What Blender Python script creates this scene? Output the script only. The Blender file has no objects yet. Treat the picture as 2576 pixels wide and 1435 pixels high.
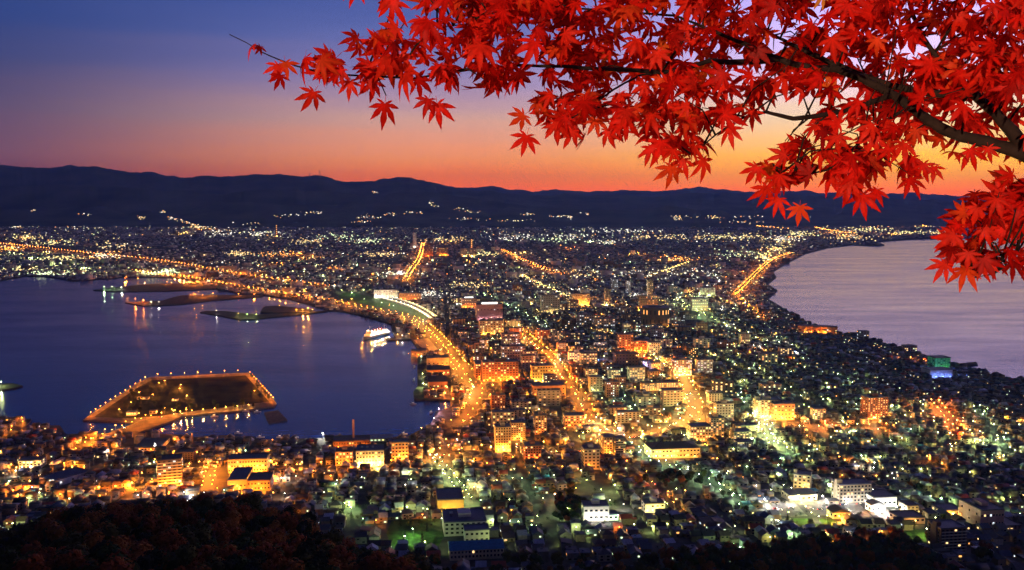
import bpy, bmesh, math, random
import numpy as np
from mathutils import Vector, Matrix
from mathutils.geometry import delaunay_2d_cdt
random.seed(7); RNG = np.random.default_rng(7)
SC = bpy.context.scene; COL = SC.collection

# ------------------------------------------------------------------ camera, sky, sun, exposure
EYE = 330.0; F = 2300.0; PITCH = math.atan(207.5/F)     # lookout 330 m above the sea
cam = bpy.data.cameras.new('camera'); cam.sensor_width = 36.0; cam.lens = 36*F/2576
cam.clip_start = 0.1; cam.clip_end = 120000
co = bpy.data.objects.new('camera', cam); COL.objects.link(co)
co.location = (0, 0, EYE); co.rotation_euler = (math.pi/2-PITCH, 0, 0); SC.camera = co

def lin(c):
    return tuple(((v/255)/12.92 if v/255 <= .04045 else ((v/255+.055)/1.055)**2.4) for v in c)
SUN_AZ, SUN_EL = math.radians(204), math.radians(-2.5)   # sun added below the horizon behind to light the maple; sea shades town
W_ = bpy.data.worlds.new('World'); SC.world = W_; W_.use_nodes = True
nt = W_.node_tree; N = nt.nodes; L = nt.links; N.clear()
def nd(t, **kw):
    n = N.new(t)
    for k, v in kw.items(): setattr(n, k, v)
    return n
def mth(op, a, b=None, c=None, tree=None):
    n = (tree or nt).nodes.new('ShaderNodeMath'); n.operation = op
    for i, v in enumerate((a, b, c)):
        if v is None: continue
        if isinstance(v, (int, float)): n.inputs[i].default_value = v
        else: (tree or nt).links.new(v, n.inputs[i])
    return n.outputs[0]
tc = nd('ShaderNodeTexCoord'); sx = nd('ShaderNodeSeparateXYZ'); L.new(tc.outputs['Generated'], sx.inputs[0])
el = mth('ARCSINE', sx.outputs[2]); az = mth('ARCTAN2', sx.outputs[0], sx.outputs[1])
t_ = mth('SQRT', mth('DIVIDE', mth('MAXIMUM', el, 0.0), math.pi/2))
# thin uneven bands of dusk cloud shift the colours a little
mp = nd('ShaderNodeMapping'); mp.inputs['Scale'].default_value = (1.6, 1.6, 26); L.new(tc.outputs['Generated'], mp.inputs[0])
nz = nd('ShaderNodeTexNoise'); nz.inputs['Scale'].default_value = 2.2; nz.inputs['Detail'].default_value = 4; L.new(mp.outputs[0], nz.inputs[0])
t_ = mth('ADD', t_, mth('MULTIPLY', mth('SUBTRACT', nz.outputs[0], .5), .03))
def ramp(stops):
    r = nd('ShaderNodeValToRGB'); L.new(t_, r.inputs[0]); e = r.color_ramp.elements
    while len(e) > 1: e.remove(e[-1])
    for i, (deg, c, k) in enumerate(stops):
        p = math.sqrt(deg/90); q = e[0] if i == 0 else e.new(p)
        q.position = p; q.color = (*[v*k/2.5 for v in lin(c)], 1)
    return r.outputs[0]
LEFT = ramp([(0,(112,56,62),1.6),(1.5,(116,66,80),1.45),(2.7,(112,72,92),1.3),(5.2,(88,72,106),1.15),(7.7,(62,68,118),1.05),(10,(46,66,128),1.05),(12.5,(34,64,132),1.1),(20,(30,48,112),1),(45,(12,20,62),1),(90,(9,14,44),1)])
MID = ramp([(0,(212,78,34),2.5),(.6,(240,92,26),2.5),(1.5,(244,110,38),2.0),(2.7,(238,138,76),1.65),(5.2,(206,156,142),1.32),(7.7,(150,135,182),1.08),(10,(102,112,178),1.05),(12.5,(72,92,164),1.05),(20,(38,54,125),1),(45,(13,21,64),1),(90,(9,14,44),1)])
RIGHT = ramp([(0,(222,88,58),2.3),(.7,(254,104,8),2.8),(1.5,(255,146,6),2.5),(2.7,(255,186,40),1.85),(5.2,(250,212,166),1.4),(7.7,(228,196,232),1.45),(10,(210,186,244),1.55),(12.5,(186,168,242),1.55),(20,(112,104,186),1.2),(45,(16,22,66),1),(90,(9,14,44),1)])
def mix(f, a, b):
    m = nd('ShaderNodeMix', data_type='RGBA'); L.new(f, m.inputs[0]); L.new(a, m.inputs[6]); L.new(b, m.inputs[7]); return m.outputs[2]
def rng(v, a, b):
    m = nd('ShaderNodeMapRange', interpolation_type='SMOOTHSTEP'); L.new(v, m.inputs[0]); m.inputs[1].default_value = math.radians(a); m.inputs[2].default_value = math.radians(b); return m.outputs[0]
lm = mix(rng(az, -33, -3), LEFT, MID); lr = mix(rng(az, -4, 25), lm, RIGHT)
back = nd('ShaderNodeRGB'); back.outputs[0].default_value = (*[v/2.5 for v in lin((20, 28, 64))], 1)
skyc = mix(rng(mth('ABSOLUTE', mth('SUBTRACT', az, .5)), 70, 140), lr, back.outputs[0])
# low clear twilight air of the physical sky on top of the graded dusk
nish = nd('ShaderNodeTexSky', sky_type='NISHITA', sun_disc=False, sun_elevation=SUN_EL, sun_rotation=SUN_AZ)
bg1 = nd('ShaderNodeBackground'); L.new(skyc, bg1.inputs[0]); bg1.inputs[1].default_value = 2.5
bg2 = nd('ShaderNodeBackground'); L.new(nish.outputs[0], bg2.inputs[0]); bg2.inputs[1].default_value = 0.0015
ad = nd('ShaderNodeAddShader'); L.new(bg1.outputs[0], ad.inputs[0]); L.new(bg2.outputs[0], ad.inputs[1])
wo = nd('ShaderNodeOutputWorld'); L.new(ad.outputs[0], wo.inputs[0])

sun = bpy.data.lights.new('sun', 'SUN'); sun.energy = 5.0; sun.angle = math.radians(.5); sun.color = (1, .55, .36)
sun.specular_factor = 0.15; sun.volume_factor = 0.1
so = bpy.data.objects.new('sun', sun); COL.objects.link(so); so.location = (60, 70, 360)
d = Vector((math.sin(SUN_AZ)*math.cos(SUN_EL), math.cos(SUN_AZ)*math.cos(SUN_EL), math.sin(SUN_EL)))
so.rotation_euler = d.to_track_quat('Z', 'Y').to_euler()
vs = SC.view_settings; vs.view_transform = 'Standard'; vs.look = 'None'; vs.exposure = 0; vs.gamma = 1
SC.render.engine = 'CYCLES'; cy = SC.cycles
cy.max_bounces = 5; cy.diffuse_bounces = 2; cy.glossy_bounces = 2; cy.transmission_bounces = 3; cy.transparent_max_bounces = 4; cy.volume_bounces = 0
cy.caustics_reflective = cy.caustics_refractive = False; cy.sample_clamp_indirect = 3; cy.use_light_tree = True
cy.use_denoising = True; cy.use_adaptive_sampling = True; cy.adaptive_threshold = .045; cy.adaptive_min_samples = 20
try: cy.denoiser = 'OPENIMAGEDENOISE'; cy.denoising_input_passes = 'RGB_ALBEDO_NORMAL'
except Exception: pass

# ------------------------------------------------------------------ helpers
def ray(x, y):
    a, b = (x-1288)/F, -(y-717.5)/F; c, s = math.cos(PITCH), math.sin(PITCH)
    return Vector((a, c+b*s, -s+b*c))
def ss(e0, e1, v):
    t = np.clip((v-e0)/(e1-e0), 0, 1); return t*t*(3-2*t)
SPX = np.array([-900,-200,0,60,130,250,350,450,520,600,680,750,800,860,930,1000,1060,1150,1400]); SPY = np.array([1385,1360,1346,1330,1310,1288,1276,1266,1258,1264,1284,1318,1356,1398,1428,1450,1480,1540,1720])
def G(x, y):
    """Height of the ground in metres: lookout mountain, wooded spur, sloping old town, flat city, rise to the hills."""
    x = np.asarray(x, float); y = np.asarray(y, float); r = np.hypot(x, y)
    town = 2.6+42*(1-ss(650, 1250, r))+np.maximum(0, r-6500)*.004
    rr = np.hypot(.5*x, y); mt = 328.4-.55*np.maximum(0, rr-4)
    yy = np.maximum(y, 1.0); yt = np.interp(1288+F*x/yy, SPX, SPY)
    s1 = np.maximum((yt-510)/F, .3); d1 = 560.0; k = np.clip((yy-330)/(d1-330), -1.4, 1)
    s = .408+(s1-.408)*np.maximum(k, 0)+np.maximum(-k, 0)*.16
    sp = EYE-14-yy*s; sp = np.where(yy > d1, EYE-14-d1*s1-(yy-d1)*.62, sp); sp = np.where(y < 60, -50, sp)
    wob = 2.2*np.sin(x*.043)*np.sin(y*.037+1)
    return np.maximum(np.maximum(town, mt), sp+wob)
def W(x, y, lift=0.0):
    """The point of the ground seen at photo position x, y."""
    d = ray(x, y); z = 3.0
    for _ in range(25):
        t = (z-EYE)/d.z; z = .5*z+.5*(float(G(d.x*t, d.y*t)))
    t = (z-EYE)/d.z
    return Vector((d.x*t, d.y*t, z+lift))
def Wz(x, y, z=2.6):
    d = ray(x, y); t = (z-EYE)/d.z; return (d.x*t, d.y*t)
def inpoly(px, py, poly):
    px = np.asarray(px, float); py = np.asarray(py, float); ins = np.zeros(px.shape, bool); n = len(poly)
    for i in range(n):
        x0, y0 = poly[i][:2]; x1, y1 = poly[(i+1) % n][:2]
        c = (y0 > py) != (y1 > py)
        ins ^= c & (px < (x1-x0)*(py-y0)/((y1-y0) if y1 != y0 else 1e-9)+x0)
    return ins
def segdist(px, py, pts):
    best = np.full(np.shape(px), 1e9)
    for a, b in zip(pts[:-1], pts[1:]):
        dx, dy = b[0]-a[0], b[1]-a[1]; t = np.clip(((px-a[0])*dx+(py-a[1])*dy)/(dx*dx+dy*dy+1e-9), 0, 1)
        best = np.minimum(best, np.hypot(px-a[0]-t*dx, py-a[1]-t*dy))
    return best

MATS = {}
def mat(name, base, rough=.8, var=.25, scale=.3, spec=.3, base2=None, metallic=0):
    if name in MATS: return MATS[name]
    m = bpy.data.materials.new(name); m.use_nodes = True; t = m.node_tree; b = t.nodes['Principled BSDF']
    n = t.nodes.new('ShaderNodeTexNoise'); n.inputs['Scale'].default_value = scale; n.inputs['Detail'].default_value = 5
    c = t.nodes.new('ShaderNodeTexCoord'); t.links.new(c.outputs['Object'], n.inputs[0])
    r = t.nodes.new('ShaderNodeValToRGB'); t.links.new(n.outputs[0], r.inputs[0])
    r.color_ramp.elements[0].position = .3; r.color_ramp.elements[1].position = .7
    r.color_ramp.elements[0].color = (*[v*(1-var) for v in base], 1); r.color_ramp.elements[1].color = (*[min(1, v*(1+var)) for v in (base2 or base)], 1)
    t.links.new(r.outputs[0], b.inputs['Base Color']); b.inputs['Roughness'].default_value = rough
    b.inputs['Specular IOR Level'].default_value = spec; b.inputs['Metallic'].default_value = metallic
    MATS[name] = m; return m
def emat(name, col, k):
    if name in MATS: return MATS[name]
    m = bpy.data.materials.new(name); m.use_nodes = True; b = m.node_tree.nodes['Principled BSDF']
    b.inputs['Base Color'].default_value = (.1, .1, .1, 1); b.inputs['Emission Color'].default_value = (*col, 1); b.inputs['Emission Strength'].default_value = k
    m.cycles.emission_sampling = 'NONE'; MATS[name] = m; return m
def mesh(name, v, f, mats, mi=None, smooth=False):
    me = bpy.data.meshes.new(name); me.from_pydata([tuple(p) for p in v], [], [tuple(q) for q in f])
    for m in (mats if isinstance(mats, (list, tuple)) else [mats]): me.materials.append(m)
    if mi is not None: me.polygons.foreach_set('material_index', np.asarray(mi, np.int32))
    if smooth: me.polygons.foreach_set('use_smooth', np.ones(len(me.polygons), bool))
    me.update(); return me
def npmesh(name, V, FV, FN, mats, mi):
    """A large mesh from numpy arrays: vertices, flat face corners, corners per face."""
    me = bpy.data.meshes.new(name); me.vertices.add(len(V)); me.vertices.foreach_set('co', np.asarray(V, np.float32).ravel())
    me.loops.add(len(FV)); me.loops.foreach_set('vertex_index', np.asarray(FV, np.int32))
    me.polygons.add(len(FN)); st = np.concatenate([[0], np.cumsum(FN)[:-1]])
    me.polygons.foreach_set('loop_start', st.astype(np.int32)); me.polygons.foreach_set('loop_total', np.asarray(FN, np.int32))
    for m in mats: me.materials.append(m)
    me.polygons.foreach_set('material_index', np.asarray(mi, np.int32)); me.update(); me.validate(); return me
def ob(name, me, parent=None, loc=(0, 0, 0), rz=0.0):
    o = bpy.data.objects.new(name, me); COL.objects.link(o); o.location = loc; o.rotation_euler = (0, 0, rz)
    if parent: o.parent = parent
    return o
def tag(o, label=None, cat=None, group=None, kind=None):
    for k, v in (('label', label), ('category', cat), ('group', group), ('kind', kind)):
        if v: o[k] = v
    return o
def empty(name, loc, rz=0.0, label=None, cat=None, group=None):
    o = ob(name, None, None, loc, rz); o.empty_display_size = 1; return tag(o, label, cat, group)
class B:
    """Collects boxes, prisms and tubes into one mesh."""
    def __init__(s): s.v = []; s.f = []; s.m = []
    def add(s, v, f, m=0):
        k = len(s.v); s.v += [tuple(p) for p in v]; s.f += [tuple(i+k for i in q) for q in f]; s.m += [m]*len(f); return s
    def box(s, x0, x1, y0, y1, z0, z1, m=0):
        v = [(x, y, z) for z in (z0, z1) for x, y in ((x0, y0), (x1, y0), (x1, y1), (x0, y1))]
        return s.add(v, [(3,2,1,0),(4,5,6,7),(0,1,5,4),(1,2,6,5),(2,3,7,6),(3,0,4,7)], m)
    def prism(s, pts, z0, z1, m=0, bottom=True):
        n = len(pts); v = [(p[0], p[1], z0) for p in pts]+[(p[0], p[1], z1) for p in pts]
        f = [(i, (i+1) % n, n+(i+1) % n, n+i) for i in range(n)]+[tuple(range(n, 2*n))]
        if bottom: f.append(tuple(range(n-1, -1, -1)))
        return s.add(v, f, m)
    def ring(s, x, y, z0, z1, r0, r1, n=10, m=0):
        v = [(x+r*math.cos(2*math.pi*i/n), y+r*math.sin(2*math.pi*i/n), z) for z, r in ((z0, r0), (z1, r1)) for i in range(n)]
        return s.add(v, [(i, (i+1) % n, n+(i+1) % n, n+i) for i in range(n)]+[tuple(range(n, 2*n)), tuple(range(n-1, -1, -1))], m)
    def tube(s, P, R, n=6, m=0):
        P = [Vector(p) for p in P]; v = []; f = []; up = Vector((0.13, .2, 1)).normalized()
        for i, p in enumerate(P):
            d = (P[min(i+1, len(P)-1)]-P[max(i-1, 0)]).normalized(); a = d.cross(up); a = a.normalized() if a.length > 1e-4 else Vector((1, 0, 0)); b = d.cross(a)
            r = R[i] if isinstance(R, (list, tuple)) else R
            v += [p+(a*math.cos(2*math.pi*k/n)+b*math.sin(2*math.pi*k/n))*r for k in range(n)]
        for i in range(len(P)-1):
            f += [(i*n+k, i*n+(k+1) % n, (i+1)*n+(k+1) % n, (i+1)*n+k) for k in range(n)]
        f += [tuple(range(n-1, -1, -1)), tuple(range((len(P)-1)*n, len(P)*n))]
        return s.add(v, f, m)
    def me(s, name, mats, smooth=False): return mesh(name, s.v, s.f, mats, s.m, smooth)
# ------------------------------------------------------------------ water, land, hills
def water_material():
    m = bpy.data.materials.new('sea_water'); m.use_nodes = True; t = m.node_tree; b = t.nodes['Principled BSDF']
    b.inputs['Base Color'].default_value = (.003, .035, .24, 1); b.inputs['IOR'].default_value = 1.33
    c = t.nodes.new('ShaderNodeTexCoord')
    def noise(sc, scale, det=3):
        mp = t.nodes.new('ShaderNodeMapping'); mp.inputs['Scale'].default_value = sc; t.links.new(c.outputs['Object'], mp.inputs[0])
        n = t.nodes.new('ShaderNodeTexNoise'); n.inputs['Scale'].default_value = scale; n.inputs['Detail'].default_value = det; t.links.new(mp.outputs[0], n.inputs[0]); return n.outputs[0]
    a = noise((.0022, .0075, 1), 1.0, 5); s = noise((.012, .05, 1), 1.0, 3)
    r = t.nodes.new('ShaderNodeMapRange'); t.links.new(mth('ADD', mth('MULTIPLY', a, .75, None, t), mth('MULTIPLY', s, .25, None, t), None, t), r.inputs[0])
    r.inputs[1].default_value = .3; r.inputs[2].default_value = .7; r.inputs[3].default_value = .12; r.inputs[4].default_value = .27
    t.links.new(r.outputs[0], b.inputs['Roughness'])
    bp = t.nodes.new('ShaderNodeBump'); bp.inputs['Strength'].default_value = .04; bp.inputs['Distance'].default_value = 6
    t.links.new(noise((.02, .05, 1), 1.0, 2), bp.inputs['Height']); t.links.new(bp.outputs[0], b.inputs['Normal'])
    return m
me = mesh('sea', [(-30000,-6500,0),(30000,-6500,0),(30000,34000,0),(-30000,34000,0)], [(0,1,2,3)], water_material())
tag(ob('sea', me), kind='structure')

SHORE_W = [(-700,1050),(0,1052),(80,1054),(62,1074),(150,1070),(165,1092),(391,1090),(490,1100),(560,1095),(638,1098),(654,1108),(841,1100),(930,1098),(987,1100),(1024,1098),(1050,1085),(1081,1069),(1089,1056),(1097,1035),(1133,1027),(1133,1006),(1042,1005),(1040,985),(1050,973),(1050,874),(1034,853),(998,854),(985,832),(987,816),(928,798),(862,783),(823,781),(810,775),(727,752),(654,741),(600,738),(540,727),(500,716),(469,700),(400,698),(326,697),(182,708),(125,697),(62,695),(0,707),(-700,722)]
SHORE_E = [(3600,596),(3100,596),(2576,598),(2412,600),(2287,603),(2208,609),(2225,618),(2200,619.5),(2143,617),(2083,624),(2026,639),(1979,663),(1945,684),(1953,697),(1932,715),(1956,730),(1932,752),(1953,764),(1987,785),(2013,801),(2052,819),(2115,841),(2185,851),(2307,887),(2391,914),(2435,923),(2521,949),(2576,957),(2900,1010)]
land = [(-1500,-700),(-1500,500)]+[Wz(*p) for p in SHORE_W]+[(-9000,5200),(-17000,9000),(-17000,13000),(26000,13000),(26000,9800)]+[Wz(*p) for p in SHORE_E]+[(1300,500),(1300,-700)]
def fill_land():
    pts = []
    def grid(x0, x1, y0, y1, s):
        for y in np.arange(y0, y1, s):
            for x in np.arange(x0, x1, s): pts.append((x+RNG.uniform(-.2, .2)*s, y+RNG.uniform(-.2, .2)*s))
    grid(-12, 12, -12, 14, 3); grid(-700, 700, 14, 760, 16); grid(-800, 800, -690, 14, 60); grid(-1100, 1200, 760, 1600, 30); grid(-1500, 1500, 1600, 3200, 90); grid(-5000, 3500, 3200, 7000, 260); grid(-14000, 20000, 7000, 12900, 600)
    P = np.array(pts); P = P[inpoly(P[:, 0], P[:, 1], land)]
    dist = segdist(P[:, 0], P[:, 1], land+[land[0]]); P = P[dist > 5]
    n = len(land); V = [Vector(p) for p in land]+[Vector(p) for p in P]
    v, e, f, *_ = delaunay_2d_cdt(V, [(i, (i+1) % n) for i in range(n)], [], 1, 1e-4)
    xy = np.array([tuple(p) for p in v]); z = G(xy[:, 0], xy[:, 1])
    vv = [(p[0], p[1], h) for p, h in zip(xy, z)]; ff = [tuple(q) for q in f]
    lp = [Vector((*p, 0)) for p in land]; k = len(vv)          # quay wall down into the water
    for p in land: vv += [(p[0], p[1], float(G(p[0], p[1]))), (p[0], p[1], -2)]
    for i in range(n): j = (i+1) % n; ff.append((k+2*i, k+2*i+1, k+2*j+1, k+2*j))
    return vv, ff
gm = mat('town_ground', (.045, .046, .05), .9, .45, .05, base2=(.06, .06, .055))
vv, ff = fill_land(); tag(ob('ground', mesh('ground', vv, ff, gm, smooth=True)), kind='structure')

SKY_X = [-1200,-600,-300,0,60,110,175,230,300,370,420,470,560,620,670,720,760,810,850,900,940,970,1000,1030,1060,1085,1110,1160,1200,1240,1290,1340,1400,1440,1480,1520,1560,1600,1640,1700,1760,1830,1900,2050,2200,2300,2400,2500,2576,2800,3000,3400,4200,6000]
SKY_Y = [430,425,418,416,420,422,415,420,429,434,442,445,446,440,438,437,444,445,452,460,456,448,443,446,455,461,468,470,472,470,475,480,478,481,484,482,476,480,482,478,472,478,480,483,488,487,495,490,490,488,482,478,480,485]
def noise1(x, seed, oct=5, f=.004):
    r = 0
    for o in range(oct): r = r+np.sin(x*f*2**o+seed*7.3+o*2.1+1.7*np.sin(x*f*2**o*.37+seed))/1.7**o
    return r
def hill_range(name, xs, ys, d0, d1, d2, rows, seed, m, rough=1.0):
    xs = np.asarray(xs, float); n = len(xs); V = []; rowd = np.concatenate([np.linspace(d0, d1, rows), np.linspace(d1, d2, 8)[1:]])
    ysn = np.asarray(ys, float)+noise1(xs, seed, 6, .035)*2.1
    for d in rowd:
        for x, y in zip(xs, ysn):
            r = ray(x, y); zc = EYE+d1*r.z/r.y; px = d*r.x/r.y; g = float(G(px, min(d, 12500)))
            if d <= d1:
                s = (d-d0)/(d1-d0); los = EYE+(zc-EYE)*d/d1
                w = math.sin(px*.0011+seed)*.5+math.sin(px*.0027+d*.0013+seed*2)*.3+math.sin(px*.0061-d*.0021)*.2+math.sin(d*.0017+px*.0004)*.35
                h = g-3+(zc-g)*(s**1.7)*(1+.33*w*(1-s)*rough)+26*w*s*(1-s)
                z = min(h, los-(d1-d)*.004) if d < d1 else zc
            else: z = zc-(d-d1)*.1
            V.append((px, d, z))
    Fc = [(j*n+i, j*n+i+1, (j+1)*n+i+1, (j+1)*n+i) for j in range(len(rowd)-1) for i in range(n-1)]
    return tag(ob(name, mesh(name, V, Fc, m, smooth=True)), kind='structure')
hm = mat('forested_hills', (.026, .044, .042), .95, .7, .0016, .05, base2=(.06, .08, .066))
xs = np.concatenate([np.linspace(-1200, 0, 60), np.linspace(4, 2580, 640), np.linspace(2590, 6000, 120)]); sk = np.interp(xs, SKY_X, SKY_Y)
low = np.where((xs > 1080) & (xs < 2700), np.interp(xs, [1080,1200,1350,1500,1640,1760,1900,2100,2300,2500,2700], [0,9,13,8,14,12,7,10,14,12,0]), 0)
hill_range('hills', xs, sk+low, 11400, 16500, 19000, 34, 1.3, hm)
x2 = np.linspace(900, 2750, 330); hill_range('hills', x2, np.interp(x2, SKY_X, SKY_Y)+np.where(x2 < 1100, 14*(1-(x2-900)/200), 0), 17500, 23500, 27000, 12, 4.1, hm, .6)
x4 = np.linspace(-700, 1420, 420); hill_range('hills', x4, np.interp(x4, [-700,0,90,150,300,450,560,640,720,850,960,1060,1150,1300,1420], [468,466,470,461,472,481,490,478,474,486,492,482,496,512,530]), 11800, 13800, 15200, 14, 6.2, hm, .8)
x3 = np.linspace(-300, 1900, 300); hill_range('hills', x3, 520+8*np.sin(x3*.006)+5*np.sin(x3*.017+1)+np.where(x3 > 1500, (x3-1500)*.06, 0), 11000, 12900, 14500, 10, 2.2, hm, .5)

# haze: one closed box of thin even air round the lookout, the town and the hills
hz = B().box(-32000, 32000, -6700, 28500, -3.5, 1150)
hmat = bpy.data.materials.new('haze'); hmat.use_nodes = True; t = hmat.node_tree; t.nodes.remove(t.nodes['Principled BSDF'])
pv = t.nodes.new('ShaderNodeVolumePrincipled'); pv.inputs['Color'].default_value = (.17, .37, 1, 1); pv.inputs['Density'].default_value = 3.2e-5; pv.inputs['Anisotropy'].default_value = .3
t.links.new(pv.outputs[0], t.nodes['Material Output'].inputs['Volume'])
tag(ob('haze', hz.me('haze', hmat)), kind='stuff')
# ------------------------------------------------------------------ lamps: collected first, built at the end
ORANGE, AMBER, YELLOW, WHITE, GREEN, YGREEN, RED, BLUE, PINK, DEEP = (1,.24,.012), (1,.34,.03), (1,.62,.14), (1,.93,.8), (.55,1,.42), (.82,1,.3), (1,.03,.02), (.15,.25,1), (1,.5,.62), (1,.2,.02)
CNAME = {ORANGE:'orange', AMBER:'amber', YELLOW:'yellow', WHITE:'white', GREEN:'green-white', YGREEN:'yellow-green', RED:'red', BLUE:'blue', PINK:'pink', DEEP:'deep orange'}
LAMPS = []      # x, y, ground z, colour, watts, height, street phrase, order along it
def lamp(p, c=ORANGE, w=9000, h=9.0, street=None, k=0):
    LAMPS.append((p[0], p[1], p[2], c, w, h, street, k))
KEEP = []       # (x, y, radius) kept free of scattered houses
ROADS = []      # (points, half width)
EMPTYPOLY = []  # polygons kept free of houses
asphalt = mat('asphalt', (.06, .058, .056), .85, .3, .4)
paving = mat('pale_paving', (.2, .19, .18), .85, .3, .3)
def resample(P, step):
    out = [P[0]]; acc = 0
    for a, b in zip(P[:-1], P[1:]):
        Ln = (b-a).length; n = max(1, int(round(Ln/step)))
        out += [a.lerp(b, (i+1)/n) for i in range(n)]
    return out
def smooth(P, it=2):
    for _ in range(it):
        Q = [P[0]]
        for a, b in zip(P[:-1], P[1:]): Q += [a.lerp(b, .25), a.lerp(b, .75)]
        P = Q+[P[-1]]
    return P
CARSPOTS = []
def street(pts, width=18, step=38, c=ORANGE, w=9000, both=True, phrase=None, h=9.0, name='road', cars=0, m=None):
    P = resample(smooth([Vector((*Wz(x, y, 3.0), 0)) if y < 1000 else W(x, y) for x, y in pts], 3), 14)
    hw = width/2; V = []; Fc = []
    T = [(P[min(i+1, len(P)-1)]-P[max(i-1, 0)]) for i in range(len(P))]
    for p, t in zip(P, T):
        nrm = Vector((-t.y, t.x, 0)).normalized()
        for k in (-1, -.33, .33, 1):
            q = p+nrm*hw*k; V.append((q.x, q.y, float(G(q.x, q.y))+.33+.012*len(ROADS)))
    for i in range(len(P)-1):
        for k in range(3): Fc.append((i*4+k, i*4+k+1, i*4+k+5, i*4+k+4))
    tag(ob(name, mesh(name, V, Fc, m or asphalt)), kind='structure')
    ROADS.append(([(p.x, p.y) for p in P], hw))
    S = resample(P, step); S = [P[0]]; acc = 0
    for a, b in zip(P[:-1], P[1:]):
        acc += (b-a).length
        if acc >= step: S.append(b); acc = 0
    for i, p in enumerate(S):
        j = min(range(len(P)), key=lambda q: (P[q]-p).length_squared); nrm = Vector((-T[j].y, T[j].x, 0)).normalized()
        for sd in ((-1, 1) if both else ((-1)**i,)):
            q = p+nrm*(hw-1.2)*sd; lamp((q.x, q.y, float(G(q.x, q.y))+.3), c, w*random.uniform(.7, 1.25), h, phrase, i*2+(sd > 0))
    for k in range(cars):
        j = random.randrange(1, len(P)-1); sd = random.choice((-1, 1)); nrm = Vector((-T[j].y, T[j].x, 0)).normalized()
        q = P[j]+nrm*hw*.4*sd; CARSPOTS.append((q.x, q.y, float(G(q.x, q.y))+.36+.012*len(ROADS), math.atan2(T[j].y, T[j].x)+(math.pi if sd > 0 else 0), phrase))
    return P
street([(-420,590),(-150,606),(0,617),(130,630),(273,645),(391,656),(521,679),(654,702),(760,716),(836,726)], 22, 46, ORANGE, 7000, phrase='the inland trunk road across the bay', h=11)
street([(338,684),(420,694),(490,703),(654,734),(784,752),(915,778),(1019,798),(1066,816),(1112,858),(1149,908),(1188,952),(1203,985),(1196,1017),(1165,1056),(1149,1074)], 20, 36, ORANGE, 9500, phrase='the harbour expressway', cars=26)
street([(1012,806),(1060,828),(1100,868),(1134,912),(1160,950),(1175,975)], 12, 36, AMBER, 9000, False, phrase='the quay road beside the expressway', cars=6)
street([(1308,837),(1347,869),(1399,913),(1418,952),(1454,991),(1475,1030),(1490,1068),(1543,1093)], 20, 34, ORANGE, 13000, phrase='the tram avenue', cars=20)
street([(1709,947),(1738,999),(1757,1038),(1716,1066),(1647,1090),(1582,1101)], 24, 26, AMBER, 15000, phrase='the wide boulevard with the bend', cars=14)
street([(1605,892),(1640,910),(1673,926),(1710,944)], 16, 28, ORANGE, 12000, phrase='the short street leading to the boulevard', cars=3)
street([(1990,640),(1941,655),(1907,686),(1878,716),(1850,744)], 18, 48, ORANGE, 9500, phrase='the eastern beach road', h=11, cars=10)
street([(1850,744),(1872,766),(1894,785),(1928,809)], 12, 40, ORANGE, 9000, False, phrase='the lane behind the eastern shore')
street([(1064,616),(1060,640),(1050,664),(1038,678),(1019,712)], 22, 70, ORANGE, 15000, phrase='the far straight avenue', h=11, cars=8)
street([(1264,632),(1308,655),(1350,672),(1383,686),(1417,694)], 18, 70, ORANGE, 11000, phrase='the far slanting avenue', h=11, cars=6)
street([(536,1180),(529,1208),(520,1245)], 13, 22, ORANGE, 7000, phrase='the steep street above the harbour', h=8, cars=3)
street([(470,1186),(560,1190),(640,1190),(720,1184),(813,1182),(900,1178),(1000,1172),(1065,1160),(1110,1145),(1149,1100)], 14, 25, ORANGE, 8500, False, phrase='the waterfront street', h=8, cars=6)
street([(1110,1146),(1180,1140),(1260,1134),(1340,1122),(1430,1128),(1540,1104)], 14, 26, AMBER, 9000, False, phrase='the cross street below the tower blocks', h=8, cars=4)
street([(1091,1156),(1112,1182),(1136,1211),(1156,1238),(1178,1268)], 11, 17, YGREEN, 2600, True, phrase='the tree-lined slope', h=6)
street([(1925,1068),(1987,1068),(2060,1078),(2140,1082),(2230,1078)], 18, 26, DEEP, 13000, phrase='the orange street by the brick tower', cars=5)
street([(2352,1020),(2375,1050),(2400,1078),(2435,1108)], 14, 24, DEEP, 10000, phrase='the slanting street by the eastern blocks', cars=3)
street([(1582,1128),(1620,1152),(1670,1176),(1720,1196),(1760,1214),(1800,1236),(1858,1266)], 12, 24, GREEN, 2000, True, phrase='the green-lit slope', h=7)
street([(1903,1052),(1918,1078),(1938,1112),(1950,1135)], 14, 20, YGREEN, 7000, True, phrase='the yellow-green lit slope', h=7)
street([(1699,757),(1745,783),(1800,812),(1858,840),(1930,868)], 10, 46, YGREEN, 6500, False, phrase='the greenish street past the sports ground')
street([(1777,894),(1850,926),(1920,956),(1965,978),(2010,998)], 10, 40, YGREEN, 4500, False, phrase='the green-white street through the eastern blocks')
street([(1636,698),(1680,682),(1735,662)], 10, 80, YELLOW, 6000, phrase='the far yellow street')
street([(1308,690),(1340,712),(1394,735),(1430,752)], 10, 70, YELLOW, 4500, phrase='the street behind the station')
street([(1215,745),(1280,775),(1330,800),(1380,830)], 12, 50, GREEN, 5000, False, phrase='the park street by the station')
street([(205,1128),(221,1119),(262,1100),(316,1078),(362,1062),(418,1046),(470,1042)], 13, 20, ORANGE, 6500, phrase='the causeway road to the island', h=8, cars=5)
street([(0,1108),(30,1092),(66,1062)], 10, 24, ORANGE, 4500, False, phrase='the little quay road', h=8)
street([(2052,579),(2100,588),(2150,593)], 14, 110, AMBER, 13000, phrase='the far coastal road', h=12)
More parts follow.
